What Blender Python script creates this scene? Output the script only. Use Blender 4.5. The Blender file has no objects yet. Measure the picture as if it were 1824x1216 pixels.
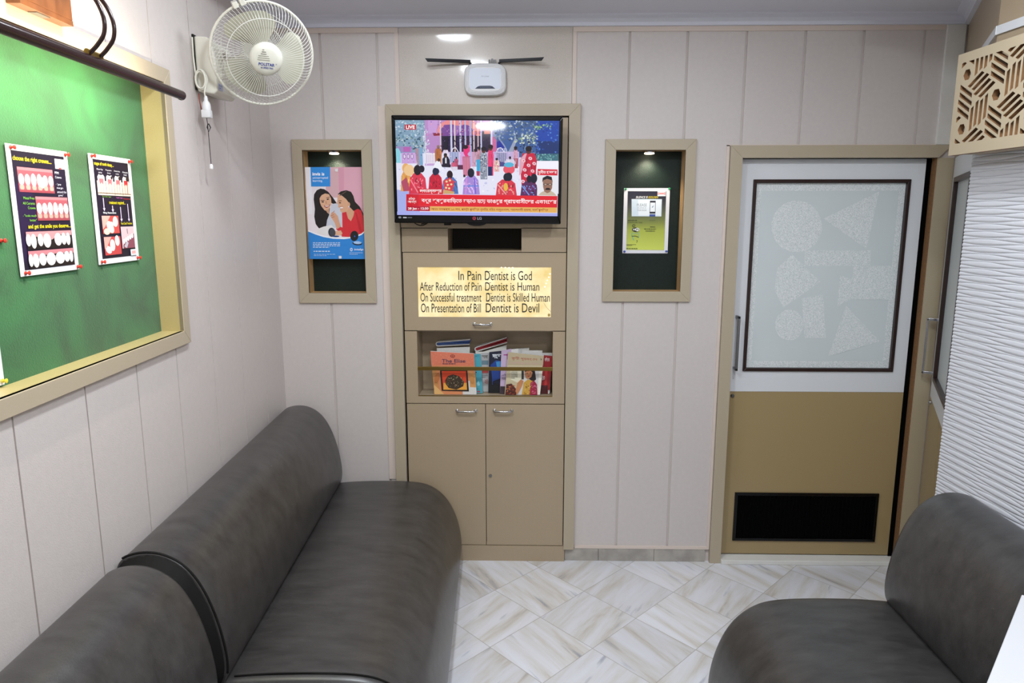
import bpy, bmesh, math, random
import numpy as np
from mathutils import Vector, Matrix
random.seed(7)
S = bpy.context.scene
COL = S.collection

# ------------------------------------------------------------------ camera
FPX = 1267.0
PITCH, YAW = math.radians(10.11), math.radians(-1.23)
CAM = Vector((0.0, -3.15, 1.615))
cam_d = bpy.data.cameras.new('camera')
cam_d.sensor_fit = 'HORIZONTAL'; cam_d.sensor_width = 36.0
cam_d.lens = 36.0 * FPX / 1824.0
cam_d.clip_start = 0.02; cam_d.clip_end = 60
cam = bpy.data.objects.new('camera', cam_d); COL.objects.link(cam)
cam.location = CAM
cam.rotation_euler = (math.pi / 2 - PITCH, 0, -YAW)
S.camera = cam

# ------------------------------------------------------------------ exposure, world, ceiling light
S.view_settings.view_transform = 'Standard'
S.view_settings.look = 'None'
S.view_settings.gamma = 1.0
S.view_settings.use_curve_mapping = False
S.view_settings.exposure = 0.27
wd = bpy.data.worlds.new('world'); S.world = wd; wd.use_nodes = True
wd.node_tree.nodes['Background'].inputs[0].default_value = (0.8, 0.87, 1.0, 1)
wd.node_tree.nodes['Background'].inputs[1].default_value = 0.1

CEIL = 2.56
COOL = (0.87, 0.935, 1.0)
# (x, y, radius, watts) of the round ceiling panels: each lamp is built further down around its light
PANELS = [(-0.39, -0.80, 0.085, 4.5), (-0.33, -1.62, 0.085, 16.0), (0.88, -1.50, 0.10, 12.0),
          (0.50, -2.55, 0.11, 18.0), (0.20, -4.40, 0.11, 17.0)]
for (lx, ly, lr, lw) in PANELS:
    ld = bpy.data.lights.new('ceiling_panel_light', 'AREA')
    ld.shape = 'DISK'; ld.size = lr * 2; ld.energy = lw; ld.color = COOL
    lo = bpy.data.objects.new('ceiling_panel_light', ld); COL.objects.link(lo)
    lo.location = (lx, ly, CEIL - 0.022)

# ------------------------------------------------------------------ maths helpers
cy, sy, cp, sp = math.cos(YAW), math.sin(YAW), math.cos(PITCH), math.sin(PITCH)
FWD = Vector((sy * cp, cy * cp, -sp)); RGT = Vector((cy, -sy, 0)); UPV = RGT.cross(FWD)
def ray(px, py):
    return RGT * ((px - 912) / FPX) + UPV * ((608 - py) / FPX) + FWD
def onY(px, py, Y=0.0):                 # point of the plane y = Y
    d = ray(px, py); return CAM + d * ((Y - CAM.y) / d.y)
def XZ(px, py, Y=0.0):
    p = onY(px, py, Y); return p.x, p.z
A_L = math.radians(-2.5)
K = Vector((-1.108, 0, 0)); WL = Vector((math.sin(A_L), math.cos(A_L), 0)); NL = Vector((math.cos(A_L), -math.sin(A_L), 0))
def Lw(u, n, z):                        # left wall: u metres from the corner, n metres off the wall
    p = K - WL * u + NL * n; return Vector((p.x, p.y, z))
def onL(px, py, n=0.0):
    d = ray(px, py); t = (n - (CAM - K).dot(NL)) / d.dot(NL); p = CAM + d * t
    return Vector((-(p - K).dot(WL), n, p.z))
def lin(c):
    return c / 12.92 if c <= 0.04045 else ((c + 0.055) / 1.055) ** 2.4
def hx(h, a=1.0):
    h = h.lstrip('#'); return tuple(lin(int(h[i:i + 2], 16) / 255) for i in (0, 2, 4)) + (a,)

# ------------------------------------------------------------------ materials
def newmat(name):
    m = bpy.data.materials.new(name); m.use_nodes = True
    return m, m.node_tree, m.node_tree.nodes['Principled BSDF']
def mat(name, col, rough=0.5, metal=0.0, noise=0.0, nscale=30.0, bump=0.0, bscale=200.0, spec=0.5, coat=0.0):
    m, nt, b = newmat(name)
    c = hx(col) if isinstance(col, str) else tuple(col) + (1,)
    b.inputs['Base Color'].default_value = c
    b.inputs['Roughness'].default_value = rough; b.inputs['Metallic'].default_value = metal
    b.inputs['Specular IOR Level'].default_value = spec; b.inputs['Coat Weight'].default_value = coat
    b.inputs['Coat Roughness'].default_value = 0.08
    tc = nt.nodes.new('ShaderNodeTexCoord')
    if noise > 0:
        n = nt.nodes.new('ShaderNodeTexNoise'); n.inputs['Scale'].default_value = nscale; n.inputs['Detail'].default_value = 5
        nt.links.new(tc.outputs['Object'], n.inputs['Vector'])
        r = nt.nodes.new('ShaderNodeValToRGB')
        r.color_ramp.elements[0].position = 0.3; r.color_ramp.elements[1].position = 0.7
        r.color_ramp.elements[0].color = tuple(x * (1 - noise) for x in c[:3]) + (1,)
        r.color_ramp.elements[1].color = tuple(min(1, x * (1 + noise)) for x in c[:3]) + (1,)
        nt.links.new(n.outputs['Fac'], r.inputs['Fac']); nt.links.new(r.outputs['Color'], b.inputs['Base Color'])
    if bump > 0:
        n2 = nt.nodes.new('ShaderNodeTexNoise'); n2.inputs['Scale'].default_value = bscale; n2.inputs['Detail'].default_value = 3
        nt.links.new(tc.outputs['Object'], n2.inputs['Vector'])
        bp = nt.nodes.new('ShaderNodeBump'); bp.inputs['Strength'].default_value = bump; bp.inputs['Distance'].default_value = 0.002
        nt.links.new(n2.outputs['Fac'], bp.inputs['Height']); nt.links.new(bp.outputs['Normal'], b.inputs['Normal'])
    return m
def emit(name, col, strength):
    m, nt, b = newmat(name)
    c = hx(col) if isinstance(col, str) else tuple(col) + (1,)
    b.inputs['Base Color'].default_value = c
    b.inputs['Emission Color'].default_value = c; b.inputs['Emission Strength'].default_value = strength
    return m
def printed(name, rough=0.5, emission=0.0, spec=0.5):
    m, nt, b = newmat(name)
    a = nt.nodes.new('ShaderNodeVertexColor'); a.layer_name = 'Col'
    b.inputs['Roughness'].default_value = rough; b.inputs['Specular IOR Level'].default_value = spec
    if emission > 0:
        b.inputs['Base Color'].default_value = (0.004, 0.004, 0.006, 1)
        nt.links.new(a.outputs['Color'], b.inputs['Emission Color']); b.inputs['Emission Strength'].default_value = emission
    else:
        nt.links.new(a.outputs['Color'], b.inputs['Base Color'])
    return m

M = {}
M['cream'] = mat('cream_wall_panel', '#cdc4c0', 0.42, noise=0.02, nscale=60, bump=0.25, bscale=320)
M['creamdark'] = mat('cream_wall_backing', '#cbc1bc', 0.5)
M['strip'] = mat('cream_edge_strip', '#d8c8bd', 0.45)
M['pilaster'] = mat('white_pilaster', '#dcd9d4', 0.5, noise=0.02, nscale=40, bump=0.2)
M['beige'] = mat('beige_laminate', '#aa977d', 0.36, noise=0.04, nscale=400, bump=0.06, bscale=500)
M['beigegloss'] = mat('beige_gloss_laminate', '#c5bab0', 0.35, noise=0.05, nscale=260, bump=0.05, bscale=260, coat=0.8)
M['frame'] = mat('beige_frame_laminate', '#b3a58f', 0.36, noise=0.03, nscale=400, bump=0.05, bscale=500)
M['doorlow'] = mat('tan_gloss_laminate', '#a28d66', 0.22, noise=0.03, nscale=300)
M['mdf'] = mat('raw_fibreboard', '#7d5836', 0.8, noise=0.15, nscale=90)
M['white'] = mat('white_paint', '#dcdde0', 0.4)
M['ceiling'] = mat('ceiling_paint', '#dcdde8', 0.7)
M['black'] = mat('black_gap', '#040404', 0.9, spec=0.05)
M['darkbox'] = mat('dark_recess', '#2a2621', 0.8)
M['brownframe'] = mat('dark_brown_frame', '#2a1714', 0.3)
M['chrome'] = mat('chrome_metal', '#c9c9cc', 0.18, 1.0)
M['steel'] = mat('brushed_steel', '#8f8f90', 0.35, 1.0)
M['brass'] = mat('brass_strip', '#7d6530', 0.35, 0.75)
M['blackplastic'] = mat('black_gloss_plastic', '#040407', 0.16, spec=0.35)
M['blackmatte'] = mat('black_plastic', '#0a0a0b', 0.5, spec=0.3)
M['navy'] = mat('antenna_plastic', '#07080f', 0.4, spec=0.25)
M['whiteplastic'] = mat('white_plastic', '#e4e3e4', 0.35)
M['fanplastic'] = mat('cream_plastic', '#e2dfd2', 0.35)
M['blade'] = mat('blade_plastic', '#bcb9a6', 0.35)
M['wire'] = mat('white_wire', '#e6e4dd', 0.3)
M['redwire'] = mat('red_wire', '#8c3a2a', 0.5)
M['darkcord'] = mat('dark_cord', '#241d1d', 0.7)
M['greenlining'] = mat('dark_green_leatherette', '#061912', 0.42, noise=0.25, nscale=90, spec=0.3, bump=0.8, bscale=420)
M['paper'] = mat('white_paper', '#e6e6ea', 0.6)
M['pages'] = mat('page_edges', '#d9d6d2', 0.7, noise=0.08, nscale=300)
M['shade'] = mat('brown_metal_tube', '#2b1716', 0.22, 0.2)
M['woodblock'] = mat('brown_wood_block', '#7a4a28', 0.35, noise=0.25, nscale=25)
M['pinred'] = mat('red_pin_plastic', '#c8372a', 0.35)
M['pingreen'] = mat('green_pin_plastic', '#1f9a5c', 0.35)
M['pinblue'] = mat('blue_pin_plastic', '#3b4fa8', 0.35)
M['pinyellow'] = mat('yellow_pin_plastic', '#e0cf3a', 0.35)
M['print'] = printed('printed_paper', 0.45)
M['printgloss'] = printed('glossy_printed_paper', 0.25)
M['screen'] = printed('lit_screen', 0.035, 0.80)
M['lamp'] = emit('lamp_diffuser', (0.92, 0.96, 1.0), 26.0)
M['warmlamp'] = emit('warm_lamp_diffuser', (1.0, 0.85, 0.6), 12.0)
M['tube'] = emit('picture_light_tube', (1.0, 0.93, 0.72), 5.0)
M['led'] = emit('led_dot', (1.0, 1.0, 0.95), 3.0)
M['wavewhite'] = mat('white_wave_panel', '#cfcfd4', 0.45)
M['marbleskirt'] = mat('grey_marble_skirting', '#a8a29a', 0.35, noise=0.22, nscale=14)

def leather_mat():
    m, nt, b = newmat('dark_grey_leatherette')
    tc = nt.nodes.new('ShaderNodeTexCoord')
    n = nt.nodes.new('ShaderNodeTexNoise'); n.inputs['Scale'].default_value = 2.2; n.inputs['Detail'].default_value = 9; n.inputs['Roughness'].default_value = 0.68
    m0 = nt.nodes.new('ShaderNodeMapping'); m0.inputs['Scale'].default_value = (3.0, 9.0, 7.0); nt.links.new(tc.outputs['Object'], m0.inputs['Vector'])
    r = nt.nodes.new('ShaderNodeValToRGB')
    r.color_ramp.elements[0].position = 0.3; r.color_ramp.elements[1].position = 0.75
    r.color_ramp.elements[0].color = hx('#252323'); r.color_ramp.elements[1].color = hx('#434140')
    nt.links.new(m0.outputs['Vector'], n.inputs['Vector']); nt.links.new(n.outputs['Fac'], r.inputs['Fac'])
    # faint short creases
    mp = nt.nodes.new('ShaderNodeMapping'); mp.inputs['Scale'].default_value = (60, 12, 60); mp.inputs['Rotation'].default_value = (0.2, 0.3, 0.5)
    v = nt.nodes.new('ShaderNodeTexNoise'); v.inputs['Scale'].default_value = 3.0; v.inputs['Detail'].default_value = 2
    r2 = nt.nodes.new('ShaderNodeValToRGB'); r2.color_ramp.elements[0].position = 0.72; r2.color_ramp.elements[1].position = 0.80
    nt.links.new(tc.outputs['Object'], mp.inputs['Vector']); nt.links.new(mp.outputs['Vector'], v.inputs['Vector']); nt.links.new(v.outputs['Fac'], r2.inputs['Fac'])
    mx = nt.nodes.new('ShaderNodeMixRGB'); mx.blend_type = 'MIX'; mx.inputs['Color2'].default_value = hx('#6e6961')
    sc = nt.nodes.new('ShaderNodeMath'); sc.operation = 'MULTIPLY'; sc.inputs[1].default_value = 0.35
    nt.links.new(r2.outputs['Color'], sc.inputs[0]); nt.links.new(sc.outputs[0], mx.inputs['Fac'])
    nt.links.new(r.outputs['Color'], mx.inputs['Color1']); nt.links.new(mx.outputs['Color'], b.inputs['Base Color'])
    b.inputs['Roughness'].default_value = 0.36
    g = nt.nodes.new('ShaderNodeTexNoise'); g.inputs['Scale'].default_value = 260; g.inputs['Detail'].default_value = 3
    nt.links.new(tc.outputs['Object'], g.inputs['Vector'])
    bp = nt.nodes.new('ShaderNodeBump'); b.inputs['Specular IOR Level'].default_value = 0.7; b.inputs['Coat Weight'].default_value = 0.12; b.inputs['Coat Roughness'].default_value = 0.25
    bp.inputs['Strength'].default_value = 0.12; bp.inputs['Distance'].default_value = 0.002
    nt.links.new(g.outputs['Fac'], bp.inputs['Height']); nt.links.new(bp.outputs['Normal'], b.inputs['Normal'])
    return m
M['leather'] = leather_mat()
M['leatherdark'] = mat('gap_shade_piping_leatherette', '#151413', 0.75, noise=0.2, nscale=20, spec=0.2)  # gusset's near black puts the sofa gap's shade into the colour; also the piping

def felt_mat():
    m, nt, b = newmat('green_felt')
    tc = nt.nodes.new('ShaderNodeTexCoord')
    n = nt.nodes.new('ShaderNodeTexNoise'); n.inputs['Scale'].default_value = 5; n.inputs['Detail'].default_value = 6; n.inputs['Distortion'].default_value = 1.2
    r = nt.nodes.new('ShaderNodeValToRGB')
    r.color_ramp.elements[0].position = 0.32; r.color_ramp.elements[1].position = 0.7
    r.color_ramp.elements[0].color = hx('#0d4a1e'); r.color_ramp.elements[1].color = hx('#1b6a30')
    nt.links.new(tc.outputs['Object'], n.inputs['Vector']); nt.links.new(n.outputs['Fac'], r.inputs['Fac'])
    nt.links.new(r.outputs['Color'], b.inputs['Base Color'])
    b.inputs['Roughness'].default_value = 0.85
    b.inputs['Sheen Weight'].default_value = 0.25; b.inputs['Sheen Roughness'].default_value = 0.5
    g = nt.nodes.new('ShaderNodeTexNoise'); g.inputs['Scale'].default_value = 240; g.inputs['Detail'].default_value = 4
    nt.links.new(tc.outputs['Object'], g.inputs['Vector'])
    bp = nt.nodes.new('ShaderNodeBump'); bp.inputs['Strength'].default_value = 0.3; bp.inputs['Distance'].default_value = 0.003
    nt.links.new(g.outputs['Fac'], bp.inputs['Height']); nt.links.new(bp.outputs['Normal'], b.inputs['Normal'])
    return m
M['felt'] = felt_mat()

def marble_mat():
    m, nt, b = newmat('white_marble_tiles')
    N, L = nt.nodes, nt.links
    def math_(op, a, c=None, d=None):
        n = N.new('ShaderNodeMath'); n.operation = op
        for i, v in enumerate((a, c, d)):
            if v is None: continue
            if isinstance(v, (int, float)): n.inputs[i].default_value = v
            else: L.new(v, n.inputs[i])
        return n.outputs[0]
    tc = N.new('ShaderNodeTexCoord'); sx = N.new('ShaderNodeSeparateXYZ'); L.new(tc.outputs['Object'], sx.inputs[0])
    p = math_('DIVIDE', math_('SUBTRACT', sx.outputs['X'], 0.446), 0.194)
    q = math_('DIVIDE', math_('ADD', sx.outputs['Y'], 0.075), 0.208)
    i = math_('MULTIPLY', math_('ADD', p, q), 0.5); j = math_('MULTIPLY', math_('SUBTRACT', p, q), 0.5)
    fi = math_('FLOOR', i); fj = math_('FLOOR', j); ri = math_('FRACT', i); rj = math_('FRACT', j)
    cb = N.new('ShaderNodeCombineXYZ'); L.new(fi, cb.inputs[0]); L.new(fj, cb.inputs[1])
    wn = N.new('ShaderNodeTexWhiteNoise'); wn.noise_dimensions = '3D'; L.new(cb.outputs[0], wn.inputs['Vector'])
    sc = N.new('ShaderNodeSeparateColor'); L.new(wn.outputs['Color'], sc.inputs[0])
    flip = math_('GREATER_THAN', sc.outputs[0], 0.42)
    # vein coordinates: along i or along j, shifted per tile
    def mixv(a, c): return math_('ADD', math_('MULTIPLY', a, math_('SUBTRACT', 1.0, flip)), math_('MULTIPLY', c, flip))
    a = mixv(i, j); c = mixv(j, i)
    vx = math_('ADD', math_('MULTIPLY', a, 0.55), math_('MULTIPLY', sc.outputs[1], 37.0))
    vy = math_('ADD', math_('MULTIPLY', c, 3.6), math_('ADD', math_('MULTIPLY', a, 0.6), math_('MULTIPLY', sc.outputs[2], 53.0)))
    vc = N.new('ShaderNodeCombineXYZ'); L.new(vx, vc.inputs[0]); L.new(vy, vc.inputs[1])
    n1 = N.new('ShaderNodeTexNoise'); n1.inputs['Scale'].default_value = 1.15; n1.inputs['Detail'].default_value = 7; n1.inputs['Roughness'].default_value = 0.6; n1.inputs['Distortion'].default_value = 0.35
    L.new(vc.outputs[0], n1.inputs['Vector'])
    r1 = N.new('ShaderNodeValToRGB'); e = r1.color_ramp.elements
    e[0].position = 0.28; e[0].color = hx('#a5a3a5'); e[1].position = 0.55; e[1].color = hx('#dbdade')
    e.new(0.36).color = hx('#c7c0b8'); e.new(0.44).color = hx('#d3d0cd'); e.new(0.8).color = hx('#e4e5ec')
    L.new(n1.outputs['Fac'], r1.inputs['Fac'])
    n2 = N.new('ShaderNodeTexNoise'); n2.inputs['Scale'].default_value = 2.0; n2.inputs['Detail'].default_value = 4
    vm = N.new('ShaderNodeVectorMath'); vm.operation = 'ADD'; vm.inputs[1].default_value = (11, 7, 3); L.new(vc.outputs[0], vm.inputs[0]); L.new(vm.outputs[0], n2.inputs['Vector'])
    r2 = N.new('ShaderNodeValToRGB'); r2.color_ramp.elements[0].position = 0.62; r2.color_ramp.elements[1].position = 0.72
    L.new(n2.outputs['Fac'], r2.inputs['Fac'])
    mx = N.new('ShaderNodeMixRGB'); mx.inputs['Color2'].default_value = hx('#868c9c')
    L.new(math_('MULTIPLY', r2.outputs['Color'], 0.6), mx.inputs['Fac']); L.new(r1.outputs['Color'], mx.inputs['Color1'])
    # tile tone
    mul = N.new('ShaderNodeMixRGB'); mul.blend_type = 'MULTIPLY'; mul.inputs['Fac'].default_value = 1.0
    tone = math_('ADD', math_('MULTIPLY', sc.outputs[2], 0.16), 0.86)
    tcn = N.new('ShaderNodeCombineColor'); L.new(tone, tcn.inputs[0]); L.new(tone, tcn.inputs[1]); L.new(math_('ADD', tone, 0.01), tcn.inputs[2])
    L.new(mx.outputs['Color'], mul.inputs['Color1']); L.new(tcn.outputs[0], mul.inputs['Color2'])
    # joints
    d = math_('MINIMUM', math_('MINIMUM', ri, math_('SUBTRACT', 1.0, ri)), math_('MINIMUM', rj, math_('SUBTRACT', 1.0, rj)))
    g = math_('LESS_THAN', d, 0.005)
    mg = N.new('ShaderNodeMixRGB'); mg.inputs['Color2'].default_value = hx('#9a948b')
    L.new(math_('MULTIPLY', g, 0.75), mg.inputs['Fac']); L.new(mul.outputs['Color'], mg.inputs['Color1'])
    L.new(mg.outputs['Color'], b.inputs['Base Color'])
    b.inputs['Roughness'].default_value = 0.32
    return m
M['marble'] = marble_mat()

def frosted_mat():
    m, nt, b = newmat('frosted_glass')
    tc = nt.nodes.new('ShaderNodeTexCoord')
    n = nt.nodes.new('ShaderNodeTexNoise'); n.inputs['Scale'].default_value = 2.5; n.inputs['Detail'].default_value = 2
    r = nt.nodes.new('ShaderNodeValToRGB'); r.color_ramp.elements[0].color = hx('#c9d0d1'); r.color_ramp.elements[1].color = hx('#d8dedf')
    nt.links.new(tc.outputs['Object'], n.inputs['Vector']); nt.links.new(n.outputs['Fac'], r.inputs['Fac']); nt.links.new(r.outputs['Color'], b.inputs['Base Color'])
    b.inputs['Roughness'].default_value = 0.28
    return m
M['frosted'] = frosted_mat()
def etched_mat():
    m, nt, b = newmat('etched_grain_glass')
    tc = nt.nodes.new('ShaderNodeTexCoord')
    n = nt.nodes.new('ShaderNodeTexNoise'); n.inputs['Scale'].default_value = 330; n.inputs['Detail'].default_value = 4; n.inputs['Distortion'].default_value = 1.0
    r = nt.nodes.new('ShaderNodeValToRGB'); r.color_ramp.elements[0].position = 0.38; r.color_ramp.elements[1].position = 0.62
    r.color_ramp.elements[0].color = hx('#c3caca'); r.color_ramp.elements[1].color = hx('#f0f2f2')
    nt.links.new(tc.outputs['Object'], n.inputs['Vector']); nt.links.new(n.outputs['Fac'], r.inputs['Fac']); nt.links.new(r.outputs['Color'], b.inputs['Base Color'])
    b.inputs['Roughness'].default_value = 0.3
    bp = nt.nodes.new('ShaderNodeBump'); bp.inputs['Strength'].default_value = 0.15; bp.inputs['Distance'].default_value = 0.002
    nt.links.new(n.outputs['Fac'], bp.inputs['Height']); nt.links.new(bp.outputs['Normal'], b.inputs['Normal'])
    return m
M['etched'] = etched_mat()

def sign_mat():
    m, nt, b = newmat('backlit_parchment')
    tc = nt.nodes.new('ShaderNodeTexCoord')
    n = nt.nodes.new('ShaderNodeTexNoise'); n.inputs['Scale'].default_value = 9; n.inputs['Detail'].default_value = 6
    r = nt.nodes.new('ShaderNodeValToRGB'); r.color_ramp.elements[0].position = 0.35; r.color_ramp.elements[1].position = 0.65
    r.color_ramp.elements[0].color = hx('#d9bf7c'); r.color_ramp.elements[1].color = hx('#f0e0b4')
    nt.links.new(tc.outputs['Object'], n.inputs['Vector']); nt.links.new(n.outputs['Fac'], r.inputs['Fac'])
    nt.links.new(r.outputs['Color'], b.inputs['Base Color']); nt.links.new(r.outputs['Color'], b.inputs['Emission Color'])
    b.inputs['Emission Strength'].default_value = 0.42; b.inputs['Roughness'].default_value = 0.25
    return m
M['sign'] = sign_mat()

# ------------------------------------------------------------------ object helpers
ROOT = {}                                # object -> world location of its root
def thing(name, label, cat, loc=(0, 0, 0), group=None, kind=None):
    o = bpy.data.objects.new(name, None); COL.objects.link(o); o.empty_display_size = 0.05
    o.location = loc; ROOT[o.name] = Vector(loc)
    if label: o['label'] = label
    if cat: o['category'] = cat
    if group: o['group'] = group
    if kind: o['kind'] = kind
    return o
def tag(o, label=None, cat=None, group=None, kind=None):
    if label: o['label'] = label
    if cat: o['category'] = cat
    if group: o['group'] = group
    if kind: o['kind'] = kind
    return o

class MB:
    """collects shapes in world coordinates (or through xf) and links them as one mesh object"""
    def __init__(s, xf=None):
        s.bm = bmesh.new(); s.xf = xf or (lambda a, b, c: Vector((a, b, c))); s.mi = 0
    def v(s, p): return s.bm.verts.new(s.xf(*p))
    def f(s, vs):
        try:
            fa = s.bm.faces.new(vs); fa.material_index = s.mi; return fa
        except ValueError: return None
    def box(s, x0, x1, y0, y1, z0, z1, bev=0.0, seg=2):
        c = [s.v(p) for p in ((x0, y0, z0), (x1, y0, z0), (x1, y1, z0), (x0, y1, z0), (x0, y0, z1), (x1, y0, z1), (x1, y1, z1), (x0, y1, z1))]
        fs = [s.f([c[i] for i in q]) for q in ((0, 1, 2, 3), (4, 5, 6, 7), (0, 1, 5, 4), (1, 2, 6, 5), (2, 3, 7, 6), (3, 0, 4, 7))]
        if bev > 0:
            es = {e for fa in fs for e in fa.edges}
            bmesh.ops.bevel(s.bm, geom=list(es), offset=bev, segments=seg, affect='EDGES', profile=0.5)
        return s
    def prism(s, poly, a0, a1, order='xzy'):
        """extrude a 2-D polygon between a0 and a1; order tells which local axes the polygon's two and the extrusion take"""
        def P(p, a):
            d = {order[0]: p[0], order[1]: p[1], order[2]: a}; return (d['x'], d['y'], d['z'])
        A = [s.v(P(p, a0)) for p in poly]; B = [s.v(P(p, a1)) for p in poly]
        s.f(A); s.f(B)
        for i in range(len(poly)):
            j = (i + 1) % len(poly); s.f([A[i], A[j], B[j], B[i]])
        return s
    def loft(s, rings, cap=True, close=True):
        R = [[s.v(p) for p in r] for r in rings]
        n = len(R[0])
        for a, b in zip(R, R[1:]):
            for i in range(n if close else n - 1):
                j = (i + 1) % n; s.f([a[i], a[j], b[j], b[i]])
        if cap: s.f(R[0]); s.f(R[-1])
        return s
    def tube(s, pts, r, seg=8, cap=True, closed=False):
        pts = [Vector(p) for p in pts]; n = len(pts); rings = []
        prev = None
        for i, p in enumerate(pts):
            if closed: t = pts[(i + 1) % n] - pts[i - 1]
            else: t = pts[min(i + 1, n - 1)] - pts[max(i - 1, 0)]
            t.normalize()
            if prev is None:
                a = t.orthogonal().normalized()
            else:
                a = prev - t * prev.dot(t)
                a = a.normalized() if a.length > 1e-6 else t.orthogonal().normalized()
            prev = a; b = t.cross(a)
            rr = r[i] if isinstance(r, (list, tuple)) else r
            rings.append([tuple(p + (a * math.cos(2 * math.pi * k / seg) + b * math.sin(2 * math.pi * k / seg)) * rr) for k in range(seg)])
        if closed:
            rings.append(rings[0]); return s.loft(rings, cap=False)
        return s.loft(rings, cap=cap)
    def cyl(s, p0, p1, r, seg=20, r1=None): return s.tube([p0, p1], [r, r if r1 is None else r1], seg)
    def lathe(s, prof, base, axis, seg=24):
        """prof: (radius, height) pairs along axis from base"""
        base = Vector(base); ax = Vector(axis).normalized(); a = ax.orthogonal().normalized(); b = ax.cross(a)
        rings = [[tuple(base + ax * h + (a * math.cos(2 * math.pi * k / seg) + b * math.sin(2 * math.pi * k / seg)) * max(r, 1e-4)) for k in range(seg)] for r, h in prof]
        return s.loft(rings)
    def quad(s, *p): s.f([s.v(q) for q in p]); return s
    def build(s, name, m, parent=None, smooth=None, recalc=True, bev=0.0):
        if recalc: bmesh.ops.recalc_face_normals(s.bm, faces=s.bm.faces)
        off = ROOT.get(parent.name, Vector((0, 0, 0))) if parent else Vector((0, 0, 0))
        if off.length: bmesh.ops.translate(s.bm, verts=s.bm.verts, vec=-off)
        me = bpy.data.meshes.new(name); s.bm.to_mesh(me); s.bm.free()
        for k in (m if isinstance(m, (list, tuple)) else [m]): me.materials.append(k)
        o = bpy.data.objects.new(name, me); COL.objects.link(o)
        if parent: o.parent = parent
        ROOT[o.name] = off
        if smooth:
            me.polygons.foreach_set('use_smooth', [True] * len(me.polygons))
            if smooth < 180: me.set_sharp_from_angle(angle=math.radians(smooth))
        if bev:
            b = o.modifiers.new('bevel', 'BEVEL'); b.width = bev; b.segments = 2; b.limit_method = 'ANGLE'
        return o

_tc = {}
def text_mesh(s, emb=0.0):
    key = (s, emb)
    if key in _tc: return _tc[key]
    cu = bpy.data.curves.new('lettering', 'FONT'); cu.body = s; cu.size = 1.0; cu.offset = emb; cu.resolution_u = 3
    ob = bpy.data.objects.new('lettering', cu); COL.objects.link(ob)
    dg = bpy.context.evaluated_depsgraph_get()
    me = bpy.data.meshes.new_from_object(ob.evaluated_get(dg))
    vs = [(v.co.x, v.co.y) for v in me.vertices]; fs = [tuple(p.vertices) for p in me.polygons]
    bpy.data.objects.remove(ob); bpy.data.curves.remove(cu); bpy.data.meshes.remove(me)
    _tc[key] = (vs, fs); return vs, fs

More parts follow.
